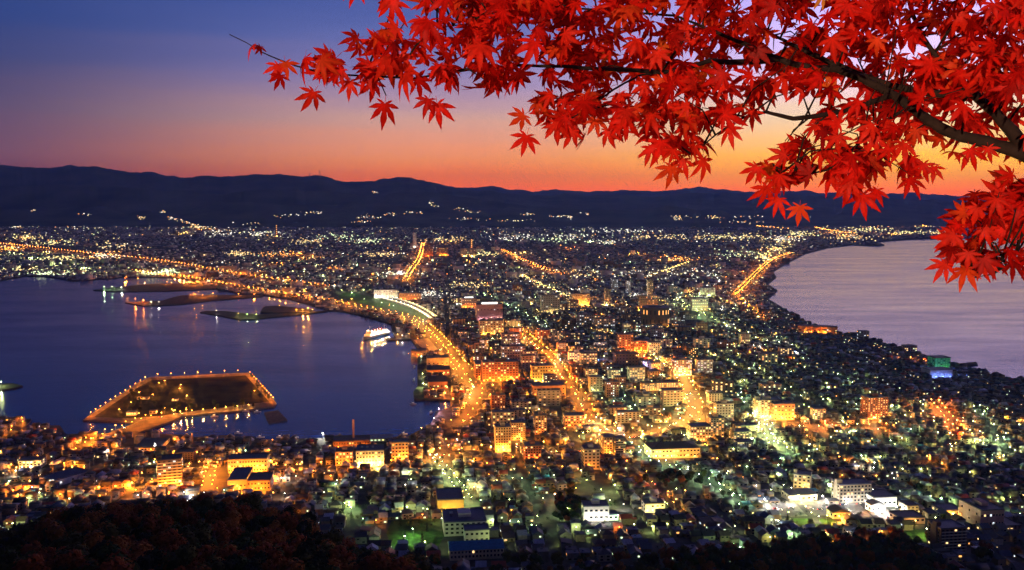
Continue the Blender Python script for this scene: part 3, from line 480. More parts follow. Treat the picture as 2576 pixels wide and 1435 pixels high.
BD = [  # name, label, category, x0, ytop, x1, ybase, depth, wall, options
('hotel','broad orange-lit hotel with a dense grid of small windows beside the expressway bend','hotel',1213,906,1305,961,26,'brick',dict(rows=8,cols=12,lit=.3,win='wy',roof='slate',extras='pu',flood=(ORANGE,26000,5),mark='the broad orange-lit hotel',side=0)),
('hotel_wing','narrow brick wing set back against the broad orange-lit hotel','hotel wing',1196,908,1216,952,40,'brick',dict(rows=6,cols=3,lit=.3,win='wy',roof='slate',flood=(ORANGE,12000,1))),
('department_store','large windowless mauve block glowing pink above the station quarter','department store',1199,763,1265,806,40,'pink',dict(rows=2,cols=8,lit=.4,win='wc',roof='slate',extras='us',flood=(PINK,9000,3),mark='the windowless pink block')),
('office_building','beige office block with two window strips in front of the windowless pink block','office building',1206,805,1268,842,24,'beige',dict(rows=6,cols=9,lit=.4,win='wg',roof='grey',extras='p',flood=(AMBER,26000,3))),
('department_store','reddish store with a glowing white sign along its roof edge','department store',1162,748,1198,776,40,'pink',dict(rows=3,cols=6,lit=.5,win='wo',roof='grey',extras='s',flood=(ORANGE,30000,2),mark='the store with the white roof sign')),
('hotel','tall plain grey slab hotel rising above the station quarter','hotel',1361,742,1408,790,22,'grey',dict(rows=9,cols=8,lit=.12,win='wc',roof='grey',extras='p',flood=(YELLOW,26000,2),mark='the plain grey slab hotel')),
('office_building','brightly lit orange-fronted block with two glaring lamps on its face','office building',1440,738,1484,770,26,'cream',dict(rows=4,cols=7,lit=.5,win='ow',roof='grey',flood=(AMBER,50000,3),mark='the glaring orange-fronted block')),
('tower_block','slim beige tower among the brightest streets of the centre','tower block',1522,728,1536,760,14,'beige',dict(rows=8,cols=3,lit=.3,win='wo',roof='grey',extras='p',flood=(ORANGE,20000,1),mark='the slim beige tower')),
('tower_block','slender residential tower striped with balconies at the far centre','tower block',1630,704,1643,748,18,'beige',dict(rows=11,cols=3,lit=.35,win='w',roof='grey',bal=True,extras='p',mark='the slender striped tower')),
('tower_block','dark slab tower with white corner strip beyond the centre','tower block',1540,702,1555,735,18,'grey',dict(rows=8,cols=3,lit=.25,win='c',roof='slate',extras='p')),
('tower_block','thin white-edged tower beside the dark slab tower','tower block',1576,706,1586,738,14,'pale',dict(rows=8,cols=2,lit=.25,win='c',roof='slate')),
('round_hall','dark drum-shaped hall with amber light columns round its wall','hall',1620,770,1692,822,62,'dark',dict(rows=2,cols=9,lit=.55,win='o',roof='black',top='round',wsize=(2.6,11),extras='',flood=(AMBER,16000,4),mark='the dark drum-shaped hall')),  # uplit strips of the wall are put in as tall self-lit panes
('office_building','orange-lit slab standing behind the dark drum-shaped hall','office building',1611,744,1629,780,20,'tan',dict(rows=6,cols=4,lit=.2,win='o',roof='grey',flood=(AMBER,40000,2))),
('office_building','lower amber-lit block between the drum-shaped hall and the centre','office building',1630,752,1656,778,20,'tan',dict(rows=4,cols=5,lit=.2,win='ow',roof='grey',flood=(AMBER,30000,2))),
('office_building','grey stepped office block with three lit stairwells in front of the slab hotel','office building',1450,790,1495,822,22,'grey',dict(rows=6,cols=7,lit=.2,win='wc',roof='slate',extras='pu')),
('hospital','wide pale hospital block with a sloping left shoulder','hospital',1496,800,1548,826,26,'beige',dict(rows=5,cols=9,lit=.25,win='wc',roof='slate',extras='u',mark='the wide pale hospital')),
('office_building','black glass office block on the park edge','office building',1412,800,1450,832,24,'dark',dict(rows=6,cols=5,lit=.2,win='cw',roof='black',extras='p')),
('apartment_block','dusky mauve tower dotted with white windows at the boulevard head','apartment block',1695,903,1741,946,20,'mauve',dict(rows=9,cols=9,lit=.5,win='cw',roof='slate',extras='p',flood=(ORANGE,13000,2),mark='the dusky mauve tower')),
('office_building','broad dark brown block with blank walls left of the mauve tower','office building',1548,886,1606,922,26,'brown',dict(rows=4,cols=7,lit=.12,win='wo',roof='black',extras='p',mark='the blank brown block')),
('apartment_block','long low block whose open galleries shine with warm light','apartment block',1614,960,1714,984,16,'tan',dict(rows=5,cols=16,lit=.7,win='wo',roof='black',bal=True,flood=(ORANGE,5000,2),mark='the long gallery block')),
('apartment_block','cream apartment block with stacked balconies facing the boulevard','apartment block',1904,1001,1964,1052,20,'cream',dict(rows=8,cols=7,lit=.4,win='wy',roof='navy',bal=True,extras='pv',flood=(YELLOW,6500,3),mark='the cream balcony block')),
('office_building','wide yellow-lit building with ribbon windows right of the cream balcony block','office building',1945,1010,2000,1058,22,'tan',dict(rows=4,cols=6,lit=.25,win='yw',roof='navy',extras='u',flood=(AMBER,7000,3))),
('tower_block','tall orange brick tower with rows of lit balconies and a penthouse','tower block',2180,994,2234,1058,22,'brick',dict(rows=11,cols=8,lit=.5,win='wo',roof='slate',bal=True,extras='p',wsize=(1.3,1.5),flood=(ORANGE,15000,3),mark='the tall orange brick tower')),
('apartment_block','narrow tan block with five lit balcony bands left of the brick tower','apartment block',2048,1025,2078,1057,16,'cream',dict(rows=6,cols=4,lit=.5,win='w',roof='grey',bal=True)),
('cinema','green-lit glass cube standing on the eastern shore','cinema',2350,896,2392,930,26,'green',dict(rows=6,cols=6,lit=.75,win='G',roof='black',flood=(GREEN,2600,2),mark='the green-lit cube')),
('quay_shed','long low shed washed orange by floodlights on the eastern shore','shed',2008,819,2104,838,24,'tan',dict(rows=1,cols=8,lit=.3,win='o',roof='brown',flood=(ORANGE,15000,5),mark='the long orange shore shed',rz=-.35)),
('arcade','low hall glowing blue and violet at the foot of the green-lit cube','arcade',2338,925,2398,951,30,'white',dict(rows=1,cols=6,lit=.9,win='b',roof='slate',flood=(BLUE,5000,3))),
('apartment_block','grey cube of flats standing against the water on the eastern shore','apartment block',2164,832,2187,855,18,'grey',dict(rows=5,cols=3,lit=.2,win='wc',roof='slate',mark='the grey shoreline cube')),
('apartment_block','dark squat block beside the grey shoreline cube','apartment block',2138,837,2161,852,18,'dark',dict(rows=3,cols=3,lit=.1,win='w',roof='black')),
('apartment_block','dim brown flats with four storeys by the water left of the orange sea wall','apartment block',2278,868,2308,889,20,'mauve',dict(rows=4,cols=5,lit=.3,win='gw',roof='slate')),
('power_works','long brown works building with a tall square chimney on the waterfront','works',838,1098,930,1130,30,'brown',dict(rows=2,cols=14,lit=.06,win='wo',roof='brown',extras='c',flood=(ORANGE,9000,4),mark='the works with the tall chimney')),
('office_building','stepped yellow-lit building below the works chimney','office building',896,1122,966,1176,26,'cream',dict(rows=4,cols=9,lit=.2,win='yw',roof='navy',extras='u',flood=(YELLOW,15000,4),mark='the stepped yellow building')),
('office_building','amber-lit four-storey block left of the stepped yellow building','office building',844,1128,888,1172,20,'tan',dict(rows=4,cols=5,lit=.3,win='wy',roof='brown',extras='p',flood=(ORANGE,9000,2))),
('office_building','orange-walled block with ledges on the waterfront street','office building',985,1106,1028,1160,18,'tan',dict(rows=5,cols=5,lit=.15,win='o',roof='slate',bal=True,flood=(ORANGE,9000,2))),
('shed','pale low waterfront shed with a fluorescent-lit side','shed',930,1096,988,1112,20,'cream',dict(rows=1,cols=6,lit=.8,win='yg',roof='pale')),
('tower_block','tall amber tower with a regular grid of dark windows above the cross street','tower block',1246,1068,1286,1138,18,'sand',dict(rows=9,cols=6,lit=.12,win='w',roof='navy',extras='p',flood=(AMBER,13000,3),mark='the tall amber tower')),
('tower_block','second amber tower standing just behind the tall amber tower','tower block',1286,1058,1322,1108,18,'sand',dict(rows=8,cols=6,lit=.2,win='w',roof='slate',extras='t',flood=(AMBER,9000,2))),
('apartment_block','orange brick apartment slab with balcony stacks on its left edge','apartment block',1320,1114,1362,1164,18,'brick',dict(rows=6,cols=6,lit=.3,win='wo',roof='slate',bal=True,extras='p',flood=(ORANGE,9000,2),mark='the orange brick slab')),
('apartment_block','narrow tower with rows of lit landings near the tram avenue','apartment block',1346,1040,1376,1096,18,'tan',dict(rows=9,cols=4,lit=.45,win='wo',roof='slate',extras='p',flood=(ORANGE,7000,1),mark='the tower of lit landings')),
('office_building','low brown office with a lit gallery beside the tram avenue','office building',1420,1040,1472,1075,18,'tan',dict(rows=4,cols=7,lit=.4,win='wo',roof='slate',flood=(ORANGE,7000,2))),
('office_building','dim tower with one orange-lit side above the dark church grove','office building',1468,1122,1510,1182,18,'grey',dict(rows=6,cols=4,lit=.06,win='o',roof='slate',extras='p',flood=(ORANGE,6000,1),mark='the dim grey tower')),
('apartment_block','tan apartment block at the end of the cross street','apartment block',1518,1094,1548,1146,16,'sand',dict(rows=7,cols=4,lit=.1,win='w',roof='navy',flood=(AMBER,8000,1))),
('apartment_block','black apartment slab with faint balcony lights beside the tan block','apartment block',1548,1098,1574,1154,16,'dark',dict(rows=8,cols=4,lit=.2,win='wo',roof='black',bal=True)),
('public_hall','wide hall with a broad dark hipped roof and a glaring amber front','hall',1636,1104,1764,1153,34,'cream',dict(rows=2,cols=14,lit=.35,win='yw',roof='brown',top='hip',flood=(AMBER,9000,5),mark='the wide amber-fronted hall')),
('apartment_block','tan block of flats with amber ground floor left of the balcony tower','apartment block',1736,1066,1790,1112,20,'sand',dict(rows=5,cols=7,lit=.35,win='wy',roof='slate',flood=(AMBER,7000,2))),
('tower_block','tall tan tower with deep stacked balconies right of the tan flats','tower block',1786,1046,1822,1104,18,'sand',dict(rows=10,cols=5,lit=.4,win='wo',roof='slate',bal=True,extras='p',flood=(AMBER,7000,1),mark='the deep-balconied tower')),
('apartment_block','six-storey block with external stairs beside the yellow-green slope','apartment block',1844,1080,1892,1114,18,'cream',dict(rows=6,cols=6,lit=.4,win='w',roof='slate',bal=True,extras='v')),
('school','white-ended school wing with long galleries below the six-storey block','school',1854,1106,1896,1134,14,'white',dict(rows=4,cols=7,lit=.2,win='wc',roof='black',bal=True)),
('tower_block','dark brown tower at the harbour with a ladder of lit landings','tower block',398,1146,458,1226,22,'brown',dict(rows=9,cols=5,lit=.12,win='wc',roof='black',bal=True,extras='v',rz=.3,mark='the dark harbour tower')),
('tower_block','grey brown slab behind the dark harbour tower','tower block',444,1132,486,1166,16,'brown',dict(rows=5,cols=6,lit=.06,win='w',roof='black')),
('office_building','long orange-lit building with a white upper storey near the harbour','office building',574,1144,672,1190,24,'cream',dict(rows=3,cols=14,lit=.15,win='yw',roof='slate',flood=(AMBER,12000,4),mark='the long orange-lit office')),
('hall','flat dark-roofed hall whose rooftop emblem faces the mountain','hall',573,1180,621,1233,48,'tan',dict(rows=1,cols=5,lit=.3,win='o',roof='navy',flood=(AMBER,7000,2))),
('office_building','orange-walled low building right of the flat dark-roofed hall','office building',622,1192,680,1236,30,'tan',dict(rows=2,cols=7,lit=.1,win='o',roof='brown',flood=(ORANGE,9000,2))),
('warehouse','big warehouse with a dark roof and cream end wall by the causeway','warehouse',338,1105,404,1136,50,'cream',dict(rows=1,cols=8,lit=.1,win='o',roof='black',top='flat',flood=(ORANGE,7000,2),mark='the big dark-roofed warehouse')),
('clinic','pale two-storey clinic with lit ribbon windows in the western quarter','clinic',48,1150,102,1180,20,'cream',dict(rows=3,cols=6,lit=.5,win='gw',roof='slate',flood=(YELLOW,5000,2),mark='the pale western clinic')),
('gymnasium','long dark-roofed gymnasium with a turquoise-lit side','gymnasium',88,1180,150,1222,46,'pale',dict(rows=1,cols=6,lit=.5,win='c',roof='navy',flood=(WHITE,3000,1),rz=-.5)),
('villa','white mansion with roof terrace and chimney shining on the dark hillside','villa',1467,1262,1533,1312,16,'white',dict(rows=2,cols=5,lit=.1,win='w',roof='navy',extras='p',flood=(WHITE,2400,3),mark='the shining white mansion',rz=.05)),
('villa','single-storey white annexe on the right of the shining white mansion','villa',1530,1288,1556,1310,10,'white',dict(rows=1,cols=2,lit=.2,win='w',roof='navy',flood=(WHITE,1500,1))),
('villa','small white two-storey house with a roof turret above the hillside lanes','villa',1622,1258,1674,1290,14,'white',dict(rows=2,cols=4,lit=.2,win='w',roof='grey',extras='p',flood=(YELLOW,4200,2),mark='the white turret house')),
('apartment_block','balconied grey flats in a wide grid beside the bright forecourt','apartment block',2108,1208,2194,1266,18,'beige',dict(rows=5,cols=9,lit=.18,win='wg',roof='navy',bal=True,extras='v',flood=(WHITE,4500,2),mark='the balconied grey flats')),
('apartment_block','cream block with a tall white round stair tower above the forecourt','apartment block',1996,1186,2038,1232,16,'cream',dict(rows=4,cols=4,lit=.3,win='w',roof='slate',extras='v',rz=-.4,flood=(YELLOW,3600,1),mark='the cream block with white tower')),
('chapel_hall','low cream hall with a sweeping dark roof on the forecourt edge','hall',1985,1224,2058,1262,22,'cream',dict(rows=1,cols=5,lit=.1,win='w',roof='slate',top='hip',flood=(YELLOW,6000,2))),
('hall','curved pale hall with a dark roof right of the balconied grey flats','hall',2196,1236,2258,1276,24,'pale',dict(rows=1,cols=5,lit=.1,win='w',roof='slate',flood=(WHITE,5000,2))),
('ropeway_station','small white station house in the middle of the forecourt light','station',2190,1262,2228,1290,12,'white',dict(rows=1,cols=3,lit=.3,win='w',roof='slate',top='gablex',flood=(WHITE,6000,1))),
('stone_house','stone-faced square block on the right end of the forecourt','house',2280,1262,2312,1298,16,'beige',dict(rows=3,cols=3,lit=.15,win='w',roof='brown',flood=(YELLOW,2600,1),mark='the stone-faced square block')),
('kiosk','amber-lit pavilion with a ridged roof on the near side of the forecourt','pavilion',2094,1278,2142,1306,14,'cream',dict(rows=1,cols=4,lit=.6,win='y',roof='black',top='gablex',flood=(AMBER,2200,1))),
('kiosk','tiny white ticket house at the left end of the forecourt','ticket house',2084,1256,2112,1270,8,'white',dict(rows=1,cols=2,lit=.5,win='w',roof='slate',landmark=False)) ,
('tower_block','dark apartment tower with a pale blank side wall at the eastern slope','tower block',2362,1312,2432,1388,20,'brown',dict(rows=7,cols=6,lit=.05,win='w',roof='navy',bal=True,extras='v',mark='the tower with the pale side wall')),
('school','sprawling pinkish school with flat stepped roofs on the eastern slope','school',2462,1258,2528,1328,34,'pink',dict(rows=2,cols=8,lit=.15,win='wc',roof='slate',extras='pu',mark='the sprawling pink school')),
('school','pink lower wing projecting from the sprawling pink school','school',2508,1300,2572,1334,30,'pink',dict(rows=2,cols=6,lit=.1,win='w',roof='slate')),
('museum','yellow building with a glowing terrace on the eastern slope','museum',2370,1270,2426,1300,20,'cream',dict(rows=1,cols=5,lit=.4,win='yw',roof='navy',flood=(AMBER,4200,2))),
('house','terracotta-coloured house with flat roof below the glowing terrace','house',2262,1288,2330,1318,20,'pink',dict(rows=1,cols=5,lit=.2,win='w',roof='black',flood=(YELLOW,2200,1))),
('school','long school building with a bright blue metal roof at the foot of the mountain','school',1130,1350,1270,1408,20,'cream',dict(rows=2,cols=15,lit=.04,win='w',roof='blue',top='gable',flood=None,mark='the blue-roofed school')),
('apartment_block','stepped L-shaped flats with navy roofs behind the blue-roofed school','apartment block',1116,1284,1226,1348,34,'pale',dict(rows=3,cols=8,lit=.06,win='w',roof='navy',extras='pu',flood=None,mark='the stepped navy-roofed flats')),
('apartment_block','front wing of the stepped flats with one warm lit window','apartment block',1168,1322,1232,1368,14,'pale',dict(rows=2,cols=5,lit=.12,win='w',roof='navy')),
('gymnasium','hall with a plain mustard yellow wall and dark roof beside the tree-lined slope','gymnasium',1100,1232,1168,1288,36,'yellow',dict(rows=0,cols=0,roof='slate',flood=(YELLOW,2600,2),mark='the mustard-walled hall')),
('warehouse','red brick warehouse nearest the moat on the quay, dark gabled roof','warehouse',1078,942,1126,980,40,'brick',dict(rows=1,cols=5,lit=.4,win='y',roof='slate',top='gable',mark='the near brick warehouse')),
('warehouse','middle brick warehouse on the quay with glowing end wall','warehouse',1074,918,1132,944,24,'brick',dict(rows=1,cols=6,lit=.5,win='y',roof='navy',top='gable',flood=(AMBER,6000,2))),
('warehouse','farthest quay warehouse with a pale square roof light','warehouse',1074,896,1130,922,26,'cream',dict(rows=1,cols=5,lit=.4,win='y',roof='slate',flood=(ORANGE,5000,2))),
('market_hall','market hall with a bright orange front at the bend of the quay','market',1034,880,1072,896,18,'tan',dict(rows=1,cols=5,lit=.4,win='o',roof='grey',flood=(ORANGE,6000,1))),
('station_building','long white-lit building in the dark rail yard','station',941,728,1000,750,26,'white',dict(rows=3,cols=10,lit=.5,win='cw',roof='grey',flood=(WHITE,8000,4),mark='the white-lit rail yard building')),
('station_building','row-roofed brown depot right of the white-lit rail yard building','depot',1004,736,1060,754,26,'tan',dict(rows=2,cols=8,lit=.4,win='wo',roof='grey',flood=(ORANGE,20000,2))),
('office_building','yellow-windowed block with flat roof left of the tram avenue','office building',1338,916,1392,962,22,'yellow',dict(rows=5,cols=8,lit=.3,win='yo',roof='navy',extras='u',flood=(YELLOW,15000,3),mark='the yellow-windowed block')),
('office_building','dark-roofed exchange with an orange front beside the yellow-windowed block','office building',1340,964,1424,998,26,'tan',dict(rows=2,cols=8,lit=.3,win='yo',roof='slate',flood=(AMBER,11000,3))),
('office_building','dark glass building with dotted windows left of the tram avenue','office building',1262,838,1310,868,22,'mauve',dict(rows=5,cols=7,lit=.3,win='cw',roof='slate',extras='p')),
('office_building','blocky grey building with lit landings behind the hotel','office building',1262,868,1322,906,24,'mauve',dict(rows=5,cols=9,lit=.3,win='cw',roof='slate',extras='pu',mark='the grey block behind the hotel')),
('apartment_block','rust-coloured tower on the far side of the tram avenue','apartment block',1556,840,1594,884,18,'brick',dict(rows=7,cols=5,lit=.3,win='wo',roof='slate',flood=(ORANGE,16000,2),mark='the rust-coloured tower')),
('apartment_block','long orange-washed block stepping down right of the rust-coloured tower','apartment block',1594,856,1642,886,16,'brick',dict(rows=4,cols=9,lit=.2,win='o',roof='slate',flood=(ORANGE,16000,3))),
('tower_block','isolated white tower glowing far beyond the bay','tower block',1039,586,1048,624,30,'white',dict(rows=9,cols=3,lit=.5,win='cw',roof='grey',flood=(WHITE,160000,1),mark='the isolated white tower')),
('apartment_block','rust-lit slab left of the two round-topped towers beyond the bay','apartment block',1066,620,1090,646,60,'brick',dict(rows=5,cols=6,lit=.3,win='wo',roof='slate',flood=(ORANGE,90000,1))),
('apartment_block','orange slab with lit columns between the far avenue and the round-topped towers','apartment block',1100,622,1128,644,60,'tan',dict(rows=5,cols=6,lit=.4,win='wo',roof='slate',flood=(ORANGE,110000,2))),
('apartment_block','left of the two round-topped beige towers beyond the bay','apartment block',1160,624,1176,646,50,'beige',dict(rows=6,cols=4,lit=.3,win='w',roof='grey',flood=(YELLOW,70000,1))),
('apartment_block','right of the two round-topped beige towers beyond the bay','apartment block',1179,624,1196,646,50,'beige',dict(rows=6,cols=4,lit=.3,win='w',roof='grey',flood=(YELLOW,70000,1))),
('office_building','fluorescent-windowed block of flats before the eastern beach','apartment block',1870-130,768-18,1912-130,782,24,'pale',dict(rows=4,cols=8,lit=.8,win='gy',roof='grey')),
('office_building','low green-lit depot beside the fluorescent-windowed block','depot',1826-60,722,1860-60,746,30,'pale',dict(rows=4,cols=6,lit=.7,win='g',roof='grey',flood=(YGREEN,30000,1))),
]
for row in BD:
    nm, lab, cat, x0, yt, x1, yb, dp, wl, kw = row; building(nm, lab, cat, x0, yt, x1, yb, dp, wl, **kw)
for row in [('pavilion','low pavilion with a lit front near the western tip of the harbour island','pavilion',318,1034,342,1046,12,'cream',dict(rows=1,cols=4,lit=.8,win='y',roof='slate',flood=(AMBER,5000,1),landmark=False)),
 ('pavilion','small amber-lit rest house in the middle of the harbour island','rest house',345,996,372,1006,10,'cream',dict(rows=1,cols=4,lit=.7,win='yw',roof='brown',top='hip',flood=(AMBER,5000,1))),
 ('pavilion','round-lit kiosk by the path crossing of the harbour island','kiosk',432,1001,446,1010,9,'sand',dict(rows=1,cols=2,lit=.8,win='y',roof='slate',top='hip',flood=(AMBER,4000,1))),
 ('shed','plain dark shed on the southern rim of the harbour island','shed',376,1032,392,1042,9,'beige',dict(rows=1,cols=2,lit=.6,win='w',roof='slate')),
 ('lattice_tower','narrow orange-lit tower standing above the far town','tower',694,566,698,598,9,'brick',dict(rows=6,cols=1,lit=1,win='o',roof='brown',flood=(ORANGE,70000,1),wsize=(7,9),side=0)),  # the tower's floodlit glow is put into self-lit window panes
 ('lattice_tower','reddish lit tower behind the two round-topped towers','tower',1184,602,1189,626,9,'brick',dict(rows=5,cols=1,lit=1,win='o',roof='brown',flood=(ORANGE,60000,1),wsize=(7,8),side=0))]:  # self-lit panes again stand in for the tower's lit surface
    nm, lab, cat, x0, yt, x1, yb, dp, wl, kw = row; building(nm, lab, cat, x0, yt, x1, yb, dp, wl, **kw)
LANDMARKS.append(('the lit rest house', *Wz(358, 1006)))
# rooftop beacon and sloping brace of the harbour tower block stay out; the free-standing chimney by the harbour tower
p = W(484, 1118); tag(ob('chimney_stack', B().ring(0,0,-1,15,1.5,1.1,12).me('chimney_stack', WALL['tan']), None, p), 'short square-looking chimney stack by the dark harbour tower', 'chimney')

# mid-rise blocks of the centre and the isthmus, each its own thing
def near_mark(x, y):
    k = min(LANDMARKS, key=lambda q: (q[1]-x)**2+(q[2]-y)**2); dx, dy = x-k[1], y-k[2]
    side = ('right of' if dx > 0 else 'left of') if abs(dx) > abs(dy)*.55 else ('behind' if dy > 0 else 'in front of')
    return k[0], side, math.hypot(dx, dy)
ORD = 'first second third fourth fifth sixth seventh eighth ninth tenth eleventh twelfth thirteenth fourteenth fifteenth sixteenth seventeenth eighteenth nineteenth twentieth'.split()
TENS = {20:'twenty',30:'thirty',40:'forty',50:'fifty',60:'sixty',70:'seventy',80:'eighty',90:'ninety'}
def ordw(i):
    if i < 20: return ORD[i]
    n = i+1
    return TENS.get(n//10*10, 'far')+('-'+ORD[n % 10-1] if n % 10 else 'th').replace('-', '-') if n % 10 else TENS.get(n, 'far')[:-1]+'ieth'
PEND = {}
def pend(o, noun, desc, x, y):
    m, s, dist = near_mark(x, y); PEND.setdefault((noun, m, s), []).append((dist, o, desc))
def settle():
    for (noun, m, s), rows in PEND.items():
        rows.sort(key=lambda r: r[0])
        for i, (_, o, desc) in enumerate(rows): o['label'] = f"{desc}, {ordw(i)} {s} {m}"
    PEND.clear()
MID_SPOTS = []
for _ in range(6000):
    if len(MID_SPOTS) >= 120: break
    y = random.choice((random.uniform(730, 900), random.uniform(860, 1090))); x = random.gauss(1420+(y-730)*.35, 210)
    if y > 1000 and (x < 1220 or x > 2050): continue
    if x < 1150 or x > 1980: continue
    q = Vector((*Wz(x, y, 3), 3))
    if any((q.x-a)**2+(q.y-b)**2 < (r+14)**2 for a, b, r in KEEP): continue
    if any(segdist(np.array([q.x]), np.array([q.y+6]), pts)[0] < hw+13 for pts, hw in ROADS): continue
    MID_SPOTS.append((x, y)); w = random.uniform(18, 38); hgt = random.choice((10, 13, 16, 20, 26)); dp = random.uniform(12, 18)
    sc = F/q.y; wl = random.choice(['cream','beige','grey','mauve','tan','pale','brown','brick']); rows = int(hgt/3.2); rf = random.choice(['navy','slate','grey','slate'])
    # height back to a photo row: solve for the top edge
    top = EYE-3-hgt; yt = 717.5+F*math.tan(math.atan2(top, q.y+dp*.9)-PITCH)
    t, *_r = building(random.choice(('office_building','apartment_block')), None, 'building', x-w*sc/2, yt, x+w*sc/2, y, dp, wl, rows=min(rows, 6), cols=random.randint(4, 6), lit=random.uniform(.12, .5), win=random.choice(['wo','w','wg','cg','oy']), roof=rf, bal=random.random() < .3, extras=random.choice(['','p','u','t']), side=1, group='mid-rise blocks of the town centre', wsize=(w/12, 1.7))
    pend(t, 'block', {'cream':'cream','beige':'beige','grey':'grey','mauve':'mauve','tan':'tan','pale':'pale','brown':'brown','brick':'red brick'}[wl]+f' {["","one","two","three","four","five","six","seven","eight"][min(rows, 8)]}-storey mid-rise', q.x, q.y)
settle()
# lit ground of the ropeway forecourt, lawns, the dark field
def sheet(name, pts, m, lift=.32):
    P = [W(*p) for p in pts]; n = len(P); c = sum(P, Vector())/n; V = []; Fc = []; R = 6
    for j in range(R+1):
        for i in range(n): q = c.lerp(P[i], j/R); V.append((q.x, q.y, float(G(q.x, q.y))+lift))
    for j in range(R):
        for i in range(n): k = (i+1) % n; Fc.append((j*n+i, (j+1)*n+i, (j+1)*n+k, j*n+k))
    tag(ob(name, mesh(name, V, Fc, m)), kind='structure'); EMPTYPOLY.append([(p.x, p.y) for p in P])
lawn = mat('short_lawn', (.05, .1, .018), .95, .35, .15, .1)
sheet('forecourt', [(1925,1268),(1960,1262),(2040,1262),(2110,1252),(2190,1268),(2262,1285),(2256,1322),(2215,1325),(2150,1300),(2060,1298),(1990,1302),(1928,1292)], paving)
EMPTYPOLY.append([tuple(W(*p)[:2]) for p in [(1500,1476),(1600,1432),(1700,1416),(1900,1400),(2060,1372),(2150,1362),(2250,1378),(2330,1410),(2400,1440),(2400,1476)]])
for k_, (x_, y_) in enumerate([(1950,1282),(1962,1285),(1990,1280),(2040,1282),(2062,1284),(2086,1279),(2120,1272),(2140,1296),(2160,1270),(2236,1306)]): q_ = W(x_, y_); CARSPOTS.append((q_.x, q_.y, q_.z+.34, random.uniform(-.4, .4), 'the bright forecourt'))
sheet('lawn', [(1990,1306),(2090,1306),(2108,1314),(2090,1332),(2030,1330),(1995,1322)], lawn)
sheet('lawn', [(2268,1338),(2325,1332),(2332,1370),(2276,1376)], lawn)
sheet('lawn', [(985,1312),(1040,1305),(1112,1304),(1120,1345),(1100,1380),(1040,1390),(985,1374),(972,1344)], lawn)
sheet('lawn', [(870,735),(960,752),(1040,778),(1085,800),(1060,802),(990,780),(900,762),(850,748)], lawn)
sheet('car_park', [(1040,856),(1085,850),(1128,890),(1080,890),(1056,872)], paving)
EMPTYPOLY.append([Wz(*p) for p in [(836,726),(965,745),(1092,798),(1066,812),(1019,796),(915,776),(830,752)]])
EMPTYPOLY.append([tuple(W(*p)[:2]) for p in [(1614,1192),(1790,1190),(1812,1234),(1640,1240)]])
EMPTYPOLY.append([Wz(*p) for p in [(1700,782),(1790,786),(1800,822),(1710,818)]])
EMPTYPOLY.append([tuple(W(*p)[:2]) for p in [(1380,1240),(1465,1235),(1466,1330),(1390,1340)]])
# curved platform roofs of the railway station
canopy = mat('platform_roof', (.55, .56, .58), .5, .1, .1)
for k, (off, lab) in enumerate([(0, 'outer curved platform roof shining along the rail yard'), (9, 'inner curved platform roof of the station beside the outer one')]):
    P = resample(smooth([Vector((*Wz(x+off*1.4, y-off*.5, 3), 0)) for x, y in [(952,752),(1000,764),(1040,778),(1070,795),(1084,806)]]), 20); b = B()
    for a, c in zip(P[:-1], P[1:]):
        t = (c-a).normalized(); nrm = Vector((-t.y, t.x, 0))*5; b.add([(*(a-nrm).xy, 9.2), (*(a+nrm).xy, 9.2), (*(c+nrm).xy, 9.2), (*(c-nrm).xy, 9.2), (*(a-nrm).xy, 9.6), (*(a+nrm).xy, 9.6), (*(c+nrm).xy, 9.6), (*(c-nrm).xy, 9.6)], [(3,2,1,0),(4,5,6,7),(0,1,5,4),(2,3,7,6)])
    t0 = empty('platform_roof', (0, 0, 0), 0, lab, 'station roof'); ob('roof', b.me('roof', canopy), t0)
    for i, q in enumerate(P[1:-1:2]): ob('post', B().box(q.x-.4, q.x+.4, q.y-.4, q.y+.4, 2.5, 9.197).me('post', trim), t0)
    for q in P[::2]: lamp((q.x-8, q.y-6, 3), YELLOW if k else WHITE, 9000, 11.5)
    ROADS.append(([(p.x, p.y) for p in P], 14))
